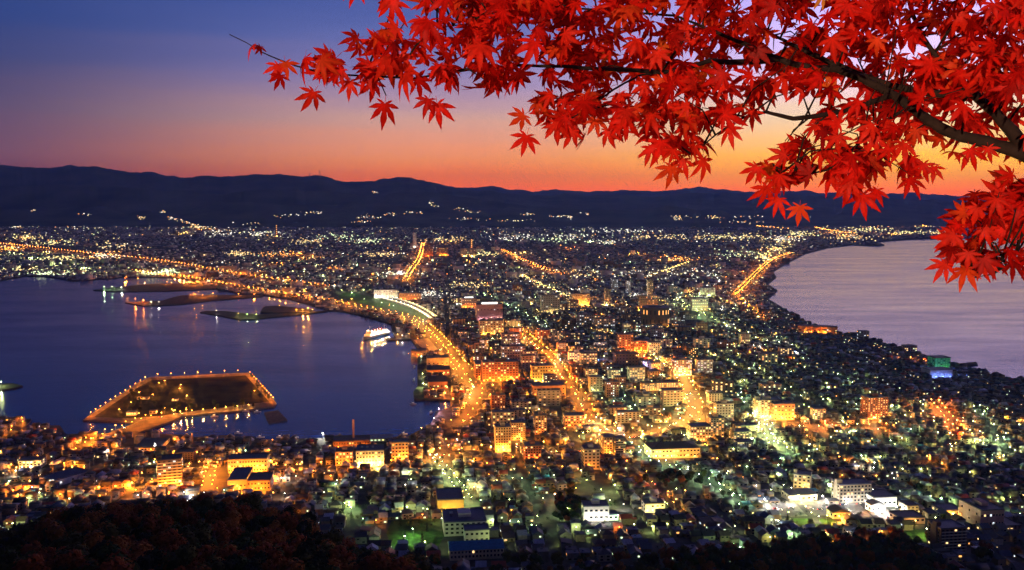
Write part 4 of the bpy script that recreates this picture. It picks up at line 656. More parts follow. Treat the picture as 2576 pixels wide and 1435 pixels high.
# ------------------------------------------------------------------ houses
def house_proto(kind, w, d, h, wm, rm, lits):
    """Pieces of one small house: (part name, vertices, faces, material), windows one by one."""
    P = []; b = B()
    b.box(-w/2, w/2, -d/2, d/2, -2.5, h)
    if kind == 'L': b.box(-w/2-w*.45, -w/2-.003, -d/2+.4, d*.1, -2.5, h*.62)
    P.append(('wall', b.v, b.f, wm)); r = B(); e = .55
    if kind in ('gable', 'L'):
        k = d*.34; r.add([(-w/2-e,-d/2-e,h-.15),(w/2+e,-d/2-e,h-.15),(w/2+e,d/2+e,h-.15),(-w/2-e,d/2+e,h-.15),(-w/2-e,0,h+k),(w/2+e,0,h+k)], [(0,1,5,4),(2,3,4,5),(1,2,5),(3,0,4),(3,2,1,0)])
        if kind == 'L': r.add([(-w*.98,-d/2,h*.62+.003),(-w/2-.01,-d/2,h*.62+.003),(-w/2-.01,d*.13,h*.62+.003),(-w*.98,d*.13,h*.62+.003),(-w*.98,-d*.2,h*.62+1.1),(-w/2-.01,-d*.2,h*.62+1.1)], [(0,1,5,4),(2,3,4,5),(1,2,5),(3,0,4),(3,2,1,0)])
    elif kind == 'gablex':
        k = w*.36; r.add([(-w/2-e,-d/2-e,h-.15),(w/2+e,-d/2-e,h-.15),(w/2+e,d/2+e,h-.15),(-w/2-e,d/2+e,h-.15),(0,-d/2-e,h+k),(0,d/2+e,h+k)], [(0,4,5,3),(1,2,5,4),(0,1,4),(2,3,5),(3,2,1,0)])
    elif kind == 'hip':
        k = min(w, d)*.3; i = min(w, d)*.45; r.add([(-w/2-e,-d/2-e,h),(w/2+e,-d/2-e,h),(w/2+e,d/2+e,h),(-w/2-e,d/2+e,h),(-w/2+i,0,h+k),(w/2-i,0,h+k)], [(0,1,5,4),(2,3,4,5),(1,2,5),(3,0,4),(3,2,1,0)])
    elif kind == 'shed':
        r.add([(-w/2-e,-d/2-e,h),(w/2+e,-d/2-e,h),(w/2+e,d/2+e,h+.1),(-w/2-e,d/2+e,h+.1),(-w/2-e,d/2+e,h+d*.2),(w/2+e,d/2+e,h+d*.2)], [(0,1,5,4),(2,3,4,5),(1,2,5),(3,0,4),(3,2,1,0)])
    else: r.box(-w/2-.2, w/2+.2, -d/2-.2, d/2+.2, h+.003, h+.45); r.box(w*.1, w*.3, 0, d*.25, h+.453, h+1.3)
    P.append(('roof', r.v, r.f, rm)); spots = []
    for zz in ([1.0, 3.7] if h > 5 else [1.0]):
        for x in (-w*.27, w*.22): spots.append((x, -d/2, zz, 0))
        spots += [(w/2, -d*.1, zz, 1), (-w/2, d*.12, zz, 1)]
    random.shuffle(spots)
    for i, (x, y, z, s) in enumerate(spots[:5]):
        m = LIT[lits[i]] if i < len(lits) else glass; q = B()
        ww = random.uniform(.75, 1.25)
        if s: q.box(x-.06, x+.06, y-ww, y+ww, z, z+1.35)
        else: q.box(x-ww, x+ww, y-.06, y+.06, z, z+1.35)
        P.append(('window', q.v, q.f, m))
    return P
KINDS = ['gable', 'gablex', 'hip', 'flat', 'L', 'gable', 'shed', 'flat']
HW = {k: mat('house_'+k, c, .85, .2, .6) for k, c in dict(white=(.33,.31,.29), grey=(.14,.14,.15), brown=(.12,.085,.06), cream=(.33,.28,.2), tan=(.26,.18,.12), blue=(.13,.16,.21)).items()}
HR = {'navy':ROOF['navy'], 'slate':ROOF['slate'], 'grey':ROOF['grey'], 'brown':ROOF['brown'], 'red':ROOF['red'], 'blue':ROOF['blue'], 'black':ROOF['black'], 'pale':ROOF['light']}
PROTO = []
for i in range(30):
    k = KINDS[i % 8]; wn = random.choice(list(HW)); rn = random.choice(['navy','navy','slate','slate','grey','black','brown','navy','pale','blue' if i % 5 == 0 else 'slate','red' if i % 7 == 0 else 'grey'])
    w, d = random.uniform(7, 11), random.uniform(7, 10); h = random.choice([3.4, 5.9, 6.2, 6.4, 8.6 if k == 'flat' else 6])
    nl = [0, 1, 1, 0, 2, 1][i % 6]; lits = ''.join(random.choice('wwygoc') for _ in range(nl))
    PROTO.append(dict(kind=k, wall=wn, roof=rn, lit=nl, parts=house_proto(k, w, d, h, HW[wn], HR[rn], lits), h=h))
# plots: rows of houses along a slightly turned street grid
def plots(y0, y1, su, sv, bu, bv, jit):
    c, s = math.cos(GRID), math.sin(GRID); out = []
    for iv in range(int(y0/sv)-40, int(y1/sv)+60):
        for iu in range(-int(y1*.72/su)-40, int(y1*.72/su)+40):
            if iu % bu == 0 or iv % bv == 0: continue
            u, v = iu*su, iv*sv; out.append((u*c-v*s*.55, u*s*.15+v))
    P = np.array(out)+RNG.uniform(-jit, jit, (len(out), 2)); x, y = P[:, 0], P[:, 1]
    k = (y > y0) & (y < y1) & (np.abs(x) < y*.60+30); P = P[k]; x, y = P[:, 0], P[:, 1]
    k = inpoly(x, y, land); P = P[k]; x, y = P[:, 0], P[:, 1]
    k = segdist(x, y, land+[land[0]]) > 13
    k &= (G(x, y)-(2.6+42*(1-ss(650, 1250, np.hypot(x, y)))) < 1.5+np.maximum(0, y-6500)*.01)
    for pts, hw in ROADS: k &= segdist(x, y, pts) > hw+5.2
    for a, b_, r in KEEP: k &= np.hypot(x-a, y-b_) > r+2
    for pl in EMPTYPOLY: k &= ~inpoly(x, y, pl)
    return P[k]
HP = plots(655, 2750, 12.5, 12.5, 7, 4, 2.0); HP = HP[RNG.random(len(HP)) < .9]
LP = np.array([[l[0], l[1]] for l in LAMPS]); dmin = np.full(len(HP), 1e9)
for q in LP: dmin = np.minimum(dmin, np.hypot(HP[:, 0]-q[0], HP[:, 1]-q[1]))
HP = HP[dmin > 6.8]
def projx(x, y, z):
    c, s = math.cos(PITCH), math.sin(PITCH); dz = z-EYE; f = y*c-dz*s; return 1288+F*x/f, 717.5-F*(y*s+dz*c)/f
gz = G(HP[:, 0], HP[:, 1]); PX, PY = projx(HP[:, 0], HP[:, 1], gz+4)
order = np.argsort(HP[:, 1]); vis = [i for i in order if -10 < PX[i] < 2586 and PY[i] < 1440 and PY[i] < np.interp(PX[i], SPX, SPY)+4]
near = vis[:290]; far = [i for i in order if i not in set(near)]
shared = {}
ADJ = {'gable':'gabled','gablex':'gabled','hip':'hipped','flat':'flat-topped','L':'L-shaped','shed':'lean-to'}
for i in near:
    k = random.randrange(len(PROTO)); pr = PROTO[k]; x, y = HP[i]
    t = empty('house', (x, y, float(gz[i])-.02), GRID+random.choice((0, 0, math.pi/2, math.pi))+random.uniform(-.12, .12), None, 'house', 'small houses on the slope below the lookout')
    if k not in shared: shared[k] = [(n, mesh(n, v, f, m)) for n, v, f, m in pr['parts']]
    for n, me in shared[k]: ob(n, me, t)
    ac = {'navy':'navy','slate':'slate','grey':'grey','brown':'brown','red':'red','blue':'bright blue','black':'black','pale':'light blue'}[pr['roof']]
    pend(t, 'house', f"{pr['wall']} {ADJ[pr['kind']]} {ac}-roofed house", x, y)
settle()
# the thousands of houses beyond, one mass
allm = []; mats_ix = {}
def mix_(m):
    if m.name not in mats_ix: mats_ix[m.name] = len(allm); allm.append(m)
    return mats_ix[m.name]
PV = []
for pr in PROTO:
    V = []; FV = []; FN = []; MI = []
    for n, v, f, m in pr['parts']:
        k = len(V); V += v
        for q in f: FV += [a+k for a in q]; FN.append(len(q)); MI.append(mix_(m))
    PV.append((np.array(V), np.array(FV), np.array(FN), np.array(MI)))
VV, FV, FN, MI = [], [], [], []; base = 0
for i in far:
    V, a, b_, c_ = PV[RNG.integers(len(PV))]; r = GRID+RNG.choice([0, 0, math.pi/2, math.pi, 0])+RNG.uniform(-.08, .08); cs, sn = math.cos(r), math.sin(r); s = RNG.uniform(.85, 1.25)
    Q = V*np.array([s, s, RNG.uniform(.85, 1.3)]); R = np.stack([Q[:, 0]*cs-Q[:, 1]*sn+HP[i, 0], Q[:, 0]*sn+Q[:, 1]*cs+HP[i, 1], Q[:, 2]+gz[i]], 1)
    VV.append(R); FV.append(a+base); FN.append(b_); MI.append(c_); base += len(V)
tag(ob('houses', npmesh('houses', np.concatenate(VV), np.concatenate(FV), np.concatenate(FN), allm, np.concatenate(MI))), kind='stuff')
# far town: plain low blocks, lit ones among them
def boxes(name, P, w, d, h, z, mi, mats, rz=GRID):
    n = len(P); c, s = math.cos(rz), math.sin(rz); K = np.array([(-.5,-.5,0),(.5,-.5,0),(.5,.5,0),(-.5,.5,0),(-.5,-.5,1),(.5,-.5,1),(.5,.5,1),(-.5,.5,1)])
    X = K[None, :, 0]*w[:, None]; Y = K[None, :, 1]*d[:, None]; Z = K[None, :, 2]*h[:, None]+z[:, None]
    V = np.stack([X*c-Y*s+P[:, 0:1], X*s+Y*c+P[:, 1:2], Z], 2).reshape(-1, 3)
    f = np.array([(4,5,6,7),(0,1,5,4),(1,2,6,5),(2,3,7,6),(3,0,4,7)]).ravel()
    FV = (np.arange(n)[:, None]*8+f[None, :]).ravel(); return V, FV, np.full(n*5, 4), np.asarray(mi).reshape(-1)
def far_plots():
    A = plots(2750, 4600, 19, 22, 8, 4, 4); Bp = plots(4600, 11300, 34, 46, 9, 5, 9); return np.concatenate([A[RNG.random(len(A)) < .82], Bp[RNG.random(len(Bp)) < .72]])
FP = far_plots(); n = len(FP); fz = G(FP[:, 0], FP[:, 1])-.5
big = RNG.random(n); w = np.where(big > .95, RNG.uniform(20, 45, n), RNG.uniform(8, 15, n))*(1+FP[:, 1]/26000); d_ = RNG.uniform(8, 15, n); h = np.where(big > .975, RNG.uniform(12, 26, n), RNG.uniform(4, 9, n))
fm = [WALL['grey'], WALL['beige'], WALL['brown'], WALL['pale'], ROOF['navy'], ROOF['slate'], ROOF['grey']]
wallmi = RNG.integers(0, 4, n); roofmi = RNG.integers(4, 7, n); mi = np.stack([roofmi, wallmi, wallmi, wallmi, wallmi], 1)
V, a, b_, c_ = boxes('far', FP, w, d_, h, fz, mi, fm)
tag(ob('far_town', npmesh('far_town', V, a, b_, fm, c_)), kind='stuff')
# lit fronts and lamps of the far town
def lights(P, size, z, key):
    n = len(P); V, a, b_, c_ = boxes('l', P, size, size*.7, size*RNG.uniform(.4, .8, n), z, np.repeat(key, 5), None); return V, a, b_, c_
FL = [emat('far_light_'+k, c, s) for k, c, s in [('warm',(1,.66,.26),2.6),('white',(1,.93,.78),2.7),('green',(.82,1,.55),2.3),('orange',(1,.38,.06),2.8),('yellow',(1,.83,.33),2.9),('dim',(1,.75,.45),.45),('red',(1,.15,.08),1.0)]]
def scatter(n, y0, y1, xs, weights, smin, smax, z0=6, z1=11):
    yy = np.sqrt(RNG.uniform(0, 1, n))*(y1-y0)+y0 if xs is None else RNG.uniform(y0, y1, n)
    return yy
m = 12000; ypx = 566+(RNG.random(m)**1.0)*330; xpx = RNG.uniform(-40, 2620, m); d = np.array([Wz(x, y, 8) for x, y in zip(xpx, ypx)])
k = inpoly(d[:, 0], d[:, 1], land) & (segdist(d[:, 0], d[:, 1], land+[land[0]]) > 18) & (d[:, 1] < 11600); d = d[k]; ypx = ypx[k]; xpx = xpx[k]
for pl in EMPTYPOLY: kk = ~inpoly(d[:, 0], d[:, 1], pl); d = d[kk]; ypx = ypx[kk]; xpx = xpx[kk]
# clumps: keep more lights where a slow noise is high
nz_ = noise1(d[:, 0], 2.0, 4, .0016)+noise1(d[:, 1]*.6+d[:, 0]*.2, 5.0, 4, .0013); prob = np.clip(.62+.22*nz_, .12, 1)*np.clip((ypx-556)/14, .5, 1)*np.where(ypx > 740, np.interp(ypx, [740, 900], [.9, .35]), 1)
k = RNG.random(len(d)) < prob; d = d[k]; ypx = ypx[k]; n = len(d)
size = np.clip(d[:, 1]*RNG.choice([.0003, .00045, .0006, .0009, .0014], n, p=[.25, .33, .24, .13, .05]), 1.0, 9); key = RNG.choice(7, n, p=[.25, .24, .2, .09, .13, .07, .02])
L1 = lights(d, size, G(d[:, 0], d[:, 1])+RNG.uniform(5, 10, n), key)
# little lit hamlets and roads on the hillsides
HS = [(85,530,9,12),(215,540,6,14),(355,549,16,16),(410,534,9,10),(430,549,14,10),(450,553,10,14),(470,560,16,16),(490,567,18,14),(505,574,20,12),(945,485,8,12),(1085,512,9,9),(1090,519,8,14),(790,536,22,28),(740,541,8,20),(700,545,6,30),(930,548,24,30),(985,540,18,40),(1040,536,14,40),(900,560,18,40),(1190,533,12,26),(1160,527,10,20),(1330,540,14,22),(1400,545,16,26),(1430,548,22,10),(1480,540,14,22),(1710,546,22,40),(1705,553,16,14),(1790,549,24,50),(1880,547,14,40),(1880,560,22,60),(2010,548,10,30),(2410,547,8,20),(2480,555,12,26),(1300,556,20,60),(1180,553,16,50),(620,562,10,60),(250,575,12,60),(40,572,14,30),(180,573,10,30)]
pts = []; sz = []; ky = []; hz_ = []
dg = bpy.context.evaluated_depsgraph_get(); dg.update()
from mathutils.bvhtree import BVHTree
hills = [BVHTree.FromObject(o, dg) for o in COL.objects if o.name.startswith('hills') or o.name == 'ground']
def hit(x, y):
    best = None
    for t in hills:
        h_ = t.ray_cast(Vector((0, 0, EYE)), ray(x, y).normalized())
        if h_[0] is not None and (best is None or h_[3] < best[1]): best = (h_[0], h_[3])
    return best[0] if best else None
for x, y, c, spread in HS:
    for _ in range(c):
        q = hit(x+random.gauss(0, spread*.45), y+random.gauss(0, 1.8))
        if q is None or q.y < 6000: continue
        pts.append((q.x, q.y-6)); hz_.append(q.z+3); sz.append(q.y*random.choice((.0005, .0007, .001))); ky.append(random.choice((0, 1, 1, 4, 5, 3)))
L2 = lights(np.array(pts), np.array(sz), np.array(hz_), np.array(ky))
# bright industrial and shopping districts
CL = [(60,600,40,10,4),(130,612,60,9,4),(30,627,40,8,3),(160,650,70,8,4),(180,686,60,7,2),(110,690,40,6,2),(60,676,50,6,4),(260,645,40,7,1),(380,690,50,6,2),(430,684,30,6,2),(300,622,70,12,0),(500,575,30,8,0),(560,590,60,10,1),(660,592,50,8,1),(700,640,60,10,3),(600,640,40,8,0),(770,610,40,8,0),(850,600,60,9,2),(930,610,50,9,2),(1000,690,50,6,1),(960,640,60,8,0),(1120,605,60,7,0),(1210,640,50,7,4),(1290,600,60,9,1),(1400,606,70,8,2),(1440,596,70,8,1),(1520,612,60,7,1),(1560,585,100,7,1),(1640,600,80,8,0),(1700,654,50,5,3),(1760,600,90,9,0),(1830,600,80,9,4),(1900,600,60,9,0),(1960,625,40,14,4),(1930,650,35,12,4),(1975,605,40,9,1),(2010,592,40,8,4),(2100,590,60,6,3),(2180,582,60,6,4),(2240,573,70,4,3),(2330,573,60,4,4),(2290,590,60,5,4),(2370,590,40,5,0),(2140,602,60,6,0),(1850,640,60,12,2),(1750,690,80,14,1),(1600,690,90,16,1),(1450,690,80,14,0),(1180,720,60,12,0),(1080,740,50,9,1)]
pts = []; sz = []; ky = []
for x, y, sx_, sy_, c in CL:
    for _ in range(70):
        q = Wz(x+random.gauss(0, sx_*.5), y+random.gauss(0, sy_*.45), 7)
        if q[1] > 11500: continue
        pts.append(q); sz.append(q[1]*random.choice((.0005, .0008, .0011))); ky.append(random.choice((c, c, c, random.choice((0, 1, 2, 3, 4)))))
pts = np.array(pts); k = inpoly(pts[:, 0], pts[:, 1], land) & (segdist(pts[:, 0], pts[:, 1], land+[land[0]]) > 12); pts = pts[k]; sz = np.array(sz)[k]; ky = np.array(ky)[k]
L3 = lights(pts, sz, G(pts[:, 0], pts[:, 1])+RNG.uniform(4, 9, len(pts)), ky)
VV, FV, FN, MI = [], [], [], []; base = 0
for V, a, b_, c_ in (L1, L2, L3): VV.append(V); FV.append(a+base); FN.append(b_); MI.append(c_); base += len(V)
tag(ob('far_town_lights', npmesh('far_town_lights', np.concatenate(VV), np.concatenate(FV), np.concatenate(FN), FL, np.concatenate(MI))), kind='stuff')
# ------------------------------------------------------------------ trees
def crown_me(name, R, H, n, m, seed, lean=1.0, conifer=False):
    r = random.Random(seed); V = []; Fc = []; lobes = []
    if conifer: lobes = [(0, 0, H*.1+H*.85*k/9, R*(1-k/10)) for k in range(10)]
    else:
        for _ in range(9): a = r.uniform(0, 6.28); q = r.uniform(.15, .62)*R; lobes.append((q*math.cos(a), q*math.sin(a), r.uniform(.45, .86)*H, r.uniform(.34, .55)*R))
    for i in range(n):
        x, y, z, q = r.choice(lobes); d = Vector((r.gauss(0, 1), r.gauss(0, 1), r.gauss(0, 1)*(.35 if conifer else .8))).normalized()*q*r.uniform(.55, 1.05)
        c = Vector((x, y, z))+d; nn = (d.normalized()+Vector((r.uniform(-.6, .6), r.uniform(-.6, .6), r.uniform(-.2, .9)))).normalized(); a = nn.orthogonal().normalized(); b = nn.cross(a); s = r.uniform(.3, .62)*(R/4.5)
        k = len(V); V += [c+a*s, c+b*s*.7+nn*s*.12, c-a*s, c-b*s*.7-nn*s*.1]; Fc.append((k, k+1, k+2, k+3))
    return mesh(name, V, Fc, m)
def trunk_me(R, H, seed):
    r = random.Random(seed); b = B(); b.tube([(0,0,-1.5),(.1,.05,H*.3),(-.1,.1,H*.6),(0,0,H*.8)], [.34,.26,.18,.07])
    for k in range(4):
        a = r.uniform(0, 6.28); z = H*r.uniform(.3, .5); b.tube([(0,0,z),(R*.35*math.cos(a),R*.35*math.sin(a),z+H*.14),(R*.6*math.cos(a),R*.6*math.sin(a),z+H*.22)], [.14,.09,.04], 5)
    return b.me('trunk', barkm)
barkm = mat('bark', (.05, .035, .025), .95, .4, 3)
TM = {k: mat('foliage_'+k, c, .9, .45, .25, .15) for k, c in dict(russet=(.19,.045,.013), rust=(.22,.075,.017), olive=(.055,.05,.014), green=(.03,.05,.015), dark=(.014,.02,.01)).items()}
TP = [(k, crown_me('crown', 5.2, 12.5, 1500, TM[k], i), trunk_me(5.2, 12.5, i)) for i, k in enumerate(['russet','olive','green','dark','rust','olive','dark'])]
TS = [(k, crown_me('crown', 3.0, 7, 420, TM[k], 20+i), trunk_me(3.0, 7, 20+i)) for i, k in enumerate(['green','olive','dark'])]
TC = [('dark', crown_me('crown', 2.2, 11, 600, TM['dark'], 40, conifer=True), trunk_me(2.2, 11, 40))]
def tree(kind, P, loc, s, group):
    t = empty(kind, loc, random.uniform(0, 6.28), None, 'tree', group); t.scale = (s, s, s*random.uniform(.85, 1.15)); ob('trunk', P[2], t); ob('crown', P[1], t); return t
LANDMARKS += [('the bend of the wooded spur', *W(600, 1260)[:2]), ('the western tip of the wooded spur', *W(130, 1330)[:2]), ('the low end of the wooded spur', *W(900, 1400)[:2]), ('the middle of the wooded spur', *W(350, 1290)[:2]), ('the dark bottom of the wooded spur', *W(480, 1390)[:2]), ('the wood below the bright forecourt', *W(2000, 1400)[:2])]
SPL = []
for y in np.arange(318, 600, 9.2):
    for x in np.arange(-.62*y-10, .25*y, 9.2):
        X, Y = x+random.uniform(-3, 3), y+random.uniform(-3, 3); g = float(G(X, Y)); px, py = projx(X, Y, g+10)
        if np.interp(px, SPX, SPY) > 1475 or not -60 < px < 1130 or py > 1500: continue
        SPL.append((X, Y, g))
SPL.sort(key=lambda q: -q[1])
cnt = 0; stuffT = []
for i, (x, y, g) in enumerate(sorted(SPL, key=lambda q: abs(q[1]-470))):
    P = random.choices(TP, [3, 2, 1.5, 1.5, 3, 2, 1])[0]; s = random.choice((.55, .75, .9, 1.05, 1.2, 1.45))*random.uniform(.92, 1.08)
    if cnt < 165: t = tree('autumn_tree', P, (x, y, g-.4), s, 'trees of the wooded spur below the lookout'); pend(t, 'tree', {'russet':'dim russet broadleaf tree','rust':'rust-coloured broadleaf tree','olive':'dull olive broadleaf tree','green':'dark green broadleaf tree','dark':'nearly black broadleaf tree'}[P[0]], x, y); cnt += 1
    else: stuffT.append((x, y, g, s, P))
# wood along the foot of the slope
FOOT = []; WOODP = EMPTYPOLY[[i for i, p_ in enumerate(EMPTYPOLY) if len(p_) == 10][0]]
WOODP2 = [tuple(W(*q_)[:2]) for q_ in [(940,1440),(1100,1452),(1300,1446),(1560,1444),(1560,1480),(940,1480)]]
for gy in np.arange(640, 860, 7.6):
    for gx in np.arange(-200, 460, 7.6):
        X, Y = gx+random.uniform(-3, 3), gy+random.uniform(-3, 3)
        if inpoly([X], [Y], WOODP)[0] or (inpoly([X], [Y], WOODP2)[0] and random.random() < .5): FOOT.append(Vector((X, Y, float(G(X, Y)))))
for x, y, n, sx_, sy_ in [(1960,1412,40,170,16),(2200,1380,34,110,22),(1780,1420,20,110,10),(1060,1425,10,60,10),(1350,1428,10,120,6),(2480,1412,8,70,10),(1820,1420,12,80,8),(1560,1428,8,120,6),(1705,1214,46,90,16),(1425,1285,44,40,38),(2310,1235,6,30,8)]:
    for _ in range(n): FOOT.append(W(x+random.gauss(0, sx_*.55), y+random.gauss(0, sy_*.5)))
nfoot = 0; FOOT.sort(key=lambda q: q.y)
for p in FOOT:
    if any((p.x-a)**2+(p.y-b)**2 < (r*.8)**2 for a, b, r in KEEP) or any(segdist(np.array([p.x]), np.array([p.y]), pts)[0] < hw+3 for pts, hw in ROADS): continue
    P = random.choice(TP); s = random.choice((.5, .65, .8, 1, 1.15)); nfoot += 1
    if nfoot > 130: stuffT.append((p.x, p.y, float(G(p.x, p.y))-.3, s, P)); continue
    t = tree('autumn_tree', P, (p.x, p.y, float(G(p.x, p.y))-.3), s, 'trees of the dark groves at the foot of the slope'); pend(t, 'tree', {'russet':'dim russet broadleaf tree','rust':'rust-coloured broadleaf tree','olive':'dull olive broadleaf tree','green':'dark green broadleaf tree','dark':'nearly black broadleaf tree'}[P[0]], p.x, p.y)
if stuffT:
    VV, FV, FN, MI = [], [], [], []; base = 0; tm = list(TM.values()); tix = {m_.name: i for i, m_ in enumerate(tm)}
    for x, y, g, s, P in stuffT:
        me = P[1]; V = np.empty(len(me.vertices)*3); me.vertices.foreach_get('co', V); V = V.reshape(-1, 3)*s+np.array([x, y, g]); nf = len(me.polygons)
        VV.append(V); FV.append(np.arange(nf*4)+base); FN.append(np.full(nf, 4)); MI.append(np.full(nf, tix[me.materials[0].name])); base += len(V)
    tag(ob('woods', npmesh('woods', np.concatenate(VV), np.concatenate(FV), np.concatenate(FN), tm, np.concatenate(MI))), kind='stuff')
# garden and street trees in town
n = 0
for x, y in [(1101,1170),(1122,1190),(1140,1222),(1150,1240),(1172,1244),(1186,1258),(1600,1150),(1640,1172),(1690,1196),(1730,1210),(1820,1252),(1918,1092),(1932,1118),(1455,985),(1466,1010),(1476,1036),(860,1296),(884,1304),(1430,1308),(1018,1360),(1062,1372),(2140,1332),(2300,1330),(2330,1360),(712,1126),(845,1104),(1020,1112),(1036,1108),(1250,1008),(1262,1012)]+[(random.uniform(1240, 2560), random.uniform(1120, 1380)) for _ in range(40)]+[(random.uniform(650, 1200), random.uniform(1200, 1340)) for _ in range(14)]:
    p = W(x, y)
    if not inpoly([p.x], [p.y], land)[0] or any((p.x-a)**2+(p.y-b)**2 < (r*.75)**2 for a, b, r in KEEP): continue
    P = random.choice(TS+TC); t = tree('conifer' if P in TC else 'garden_tree', P, (p.x, p.y, p.z-.2), random.uniform(.7, 1.25), 'trees scattered among the houses'); pend(t, 'tree', ('narrow dark conifer' if P in TC else {'green':'bushy green tree','olive':'bushy olive tree','dark':'bushy dark tree'}[P[0]]), p.x, p.y)
settle()
# bushes and hedges nobody could count between the houses
VV, FV, FN, MI = [], [], [], []; base = 0; src = []
for P in TS: me = P[1]; V = np.empty(len(me.vertices)*3); me.vertices.foreach_get('co', V); V = V.reshape(-1, 4, 3)[::3].reshape(-1, 3); src.append(V)
for _ in range(1500):
    x, y = random.uniform(1150, 2580), random.uniform(800, 1390)
    if random.random() < .3: x, y = random.uniform(640, 1250), random.uniform(1110, 1330)
    p = W(x, y) if y > 1000 else Vector((*Wz(x, y, 3), 3))
    if not inpoly([p.x], [p.y], land)[0] or any((p.x-a)**2+(p.y-b)**2 < (r*.8)**2 for a, b, r in KEEP): continue
    k = random.randrange(3); V = src[k]*random.uniform(.5, 1.0)*np.array([1, 1, .8])+np.array([p.x, p.y, p.z]); nf = len(V)//4
    VV.append(V); FV.append(np.arange(nf*4)+base); FN.append(np.full(nf, 4)); MI.append(np.full(nf, k)); base += len(V)
tag(ob('shrubbery', npmesh('shrubbery', np.concatenate(VV), np.concatenate(FV), np.concatenate(FN), [TM['green'], TM['olive'], TM['dark']], np.concatenate(MI))), kind='stuff')
# trees and sheds on the harbour island
for x, y in [(632+i*5+random.uniform(-3, 3), 948+i*6.2+random.uniform(-4, 6)) for i in range(10)]+[(650+random.uniform(-20, 20), 985+random.uniform(-12, 24)) for _ in range(8)]+[(random.uniform(430, 640), random.uniform(1024, 1034)) for _ in range(12)]+[(random.uniform(300, 420), random.uniform(985, 1045)) for _ in range(12)]:
    q = Wz(x, y, 2.6); P = random.choice(TS); t = tree('garden_tree', P, (q[0], q[1], 2.5), random.uniform(.9, 1.7), 'trees of the harbour island'); pend(t, 'tree', {'green':'bushy green tree','olive':'bushy olive tree','dark':'bushy dark tree'}[P[0]]+' on the harbour island', q[0], q[1])
settle()

# ------------------------------------------------------------------ cars
paint = [(n_, mat('car_paint_'+n_, c, .35, .05, .2, .6)) for n_, c in [('white',(.7,.7,.7)),('silver',(.4,.41,.43)),('black',(.03,.03,.035)),('red',(.4,.03,.02)),('blue',(.05,.1,.3))]]
tyre = mat('tyre_rubber', (.02,.02,.02), .9, .2, 2); headm = emat('headlight', (1,.93,.75), 26); tailm = emat('taillight', (1,.06,.03), 10)
def car_body(m):
    b = B(); b.add([(-2.2,-.85,.35),(2.2,-.85,.35),(2.2,.85,.35),(-2.2,.85,.35),(-2.2,-.85,.9),(2.1,-.85,.85),(2.1,.85,.85),(-2.2,.85,.9)], [(3,2,1,0),(0,1,5,4),(1,2,6,5),(2,3,7,6),(3,0,4,7),(4,5,6,7)])
    b.add([(-1.7,-.78,.9),(1.1,-.78,.88),(1.1,.78,.88),(-1.7,.78,.9),(-1.3,-.66,1.45),(.4,-.66,1.45),(.4,.66,1.45),(-1.3,.66,1.45)], [(0,1,5,4),(1,2,6,5),(2,3,7,6),(3,0,4,7)], 1); b.add([(-1.3,-.66,1.453),(.4,-.66,1.453),(.4,.66,1.453),(-1.3,.66,1.453)], [(0,1,2,3)]); return b.me('body', [m, glass])
CB = {n_: car_body(m_) for n_, m_ in paint}; wheel = B(); 
wv = [(.33*math.cos(k*.628), y, .33+.33*math.sin(k*.628)) for y in (-.1, .1) for k in range(10)]
wheelme = mesh('wheel', wv, [(k, (k+1) % 10, 10+(k+1) % 10, 10+k) for k in range(10)]+[tuple(range(9, -1, -1)), tuple(range(10, 20))], tyre)
hl = box_me('headlight', .12, .5, .3, headm); tl = box_me('taillight', .12, .4, .25, tailm)
cars = {}
for x, y, z, a, ph in CARSPOTS:
    nm, m_ = random.choice(paint); t = empty('car', (x, y, z), a, None, 'car', 'cars on the lit streets'); ob('body', CB[nm], t)
    for wx in (-1.35, 1.35):
        for wy in (-.75, .75): ob('wheel', wheelme, t, (wx, wy, 0))
    for wy in (-.6, .6): ob('headlight', hl, t, (2.2, wy, .55)); ob('taillight', tl, t, (-2.25, wy, .6))
    cars.setdefault(ph, []).append((y, x, t, nm))
for ph, rows in cars.items():
    rows.sort(key=lambda r: r[:2])
    for i, (_, _, t, nm) in enumerate(rows): t['label'] = f"{nm} car on {ph}, {ordw(i)} from its near end"
# ------------------------------------------------------------------ museum ship and harbour boats
def hull(Ln, Wd, H, m, name='hull'):
    st = [(-.5,.55,.1),(-.42,.9,.0),(-.2,1,0),(.15,1,0),(.35,.7,.05),(.45,.32,.14),(.5,.03,.22)]; V = []
    for t, wd, sh in st:
        for s_, zz in ((1, H*(1+sh)), (.82, H*.35), (0.05, -.8)): V.append((t*Ln, wd*Wd/2*s_, zz))
    n = len(st); V2 = [(x, -y, z) for x, y, z in V]; k = len(V); Fc = []
    for i in range(n-1):
        for j in range(2): a = i*3+j; Fc.append((a, a+3, a+4, a+1)); Fc.append((k+a, k+a+1, k+a+4, k+a+3))
        Fc.append((i*3, k+i*3, k+i*3+3, i*3+3))
    Fc += [(0, 1, 2, k+2, k+1, k), (3*(n-1), k+3*(n-1), k+3*(n-1)+1, k+3*(n-1)+2, 3*(n-1)+2, 3*(n-1)+1)]
    return mesh(name, V+V2, Fc, m)
shipdark = mat('ship_hull_black', (.03,.03,.04), .5, .2, .2); shipwhite = mat('ship_white', (.75,.73,.7), .6, .08, .2); shipred = mat('funnel_red', (.5,.06,.04), .6, .1, .2)
a0, a1 = Wz(906, 858, 0), Wz(985, 838, 0); dx, dy = a1[0]-a0[0], a1[1]-a0[1]; Ls = 118
t = empty('museum_ship', ((a0[0]+a1[0])/2, (a0[1]+a1[1])/2, 0), math.atan2(dy, dx)+math.pi, 'white ferry ship lit up at its berth in the harbour', 'ship')
ob('hull', hull(Ls, 18, 7, shipdark), t)
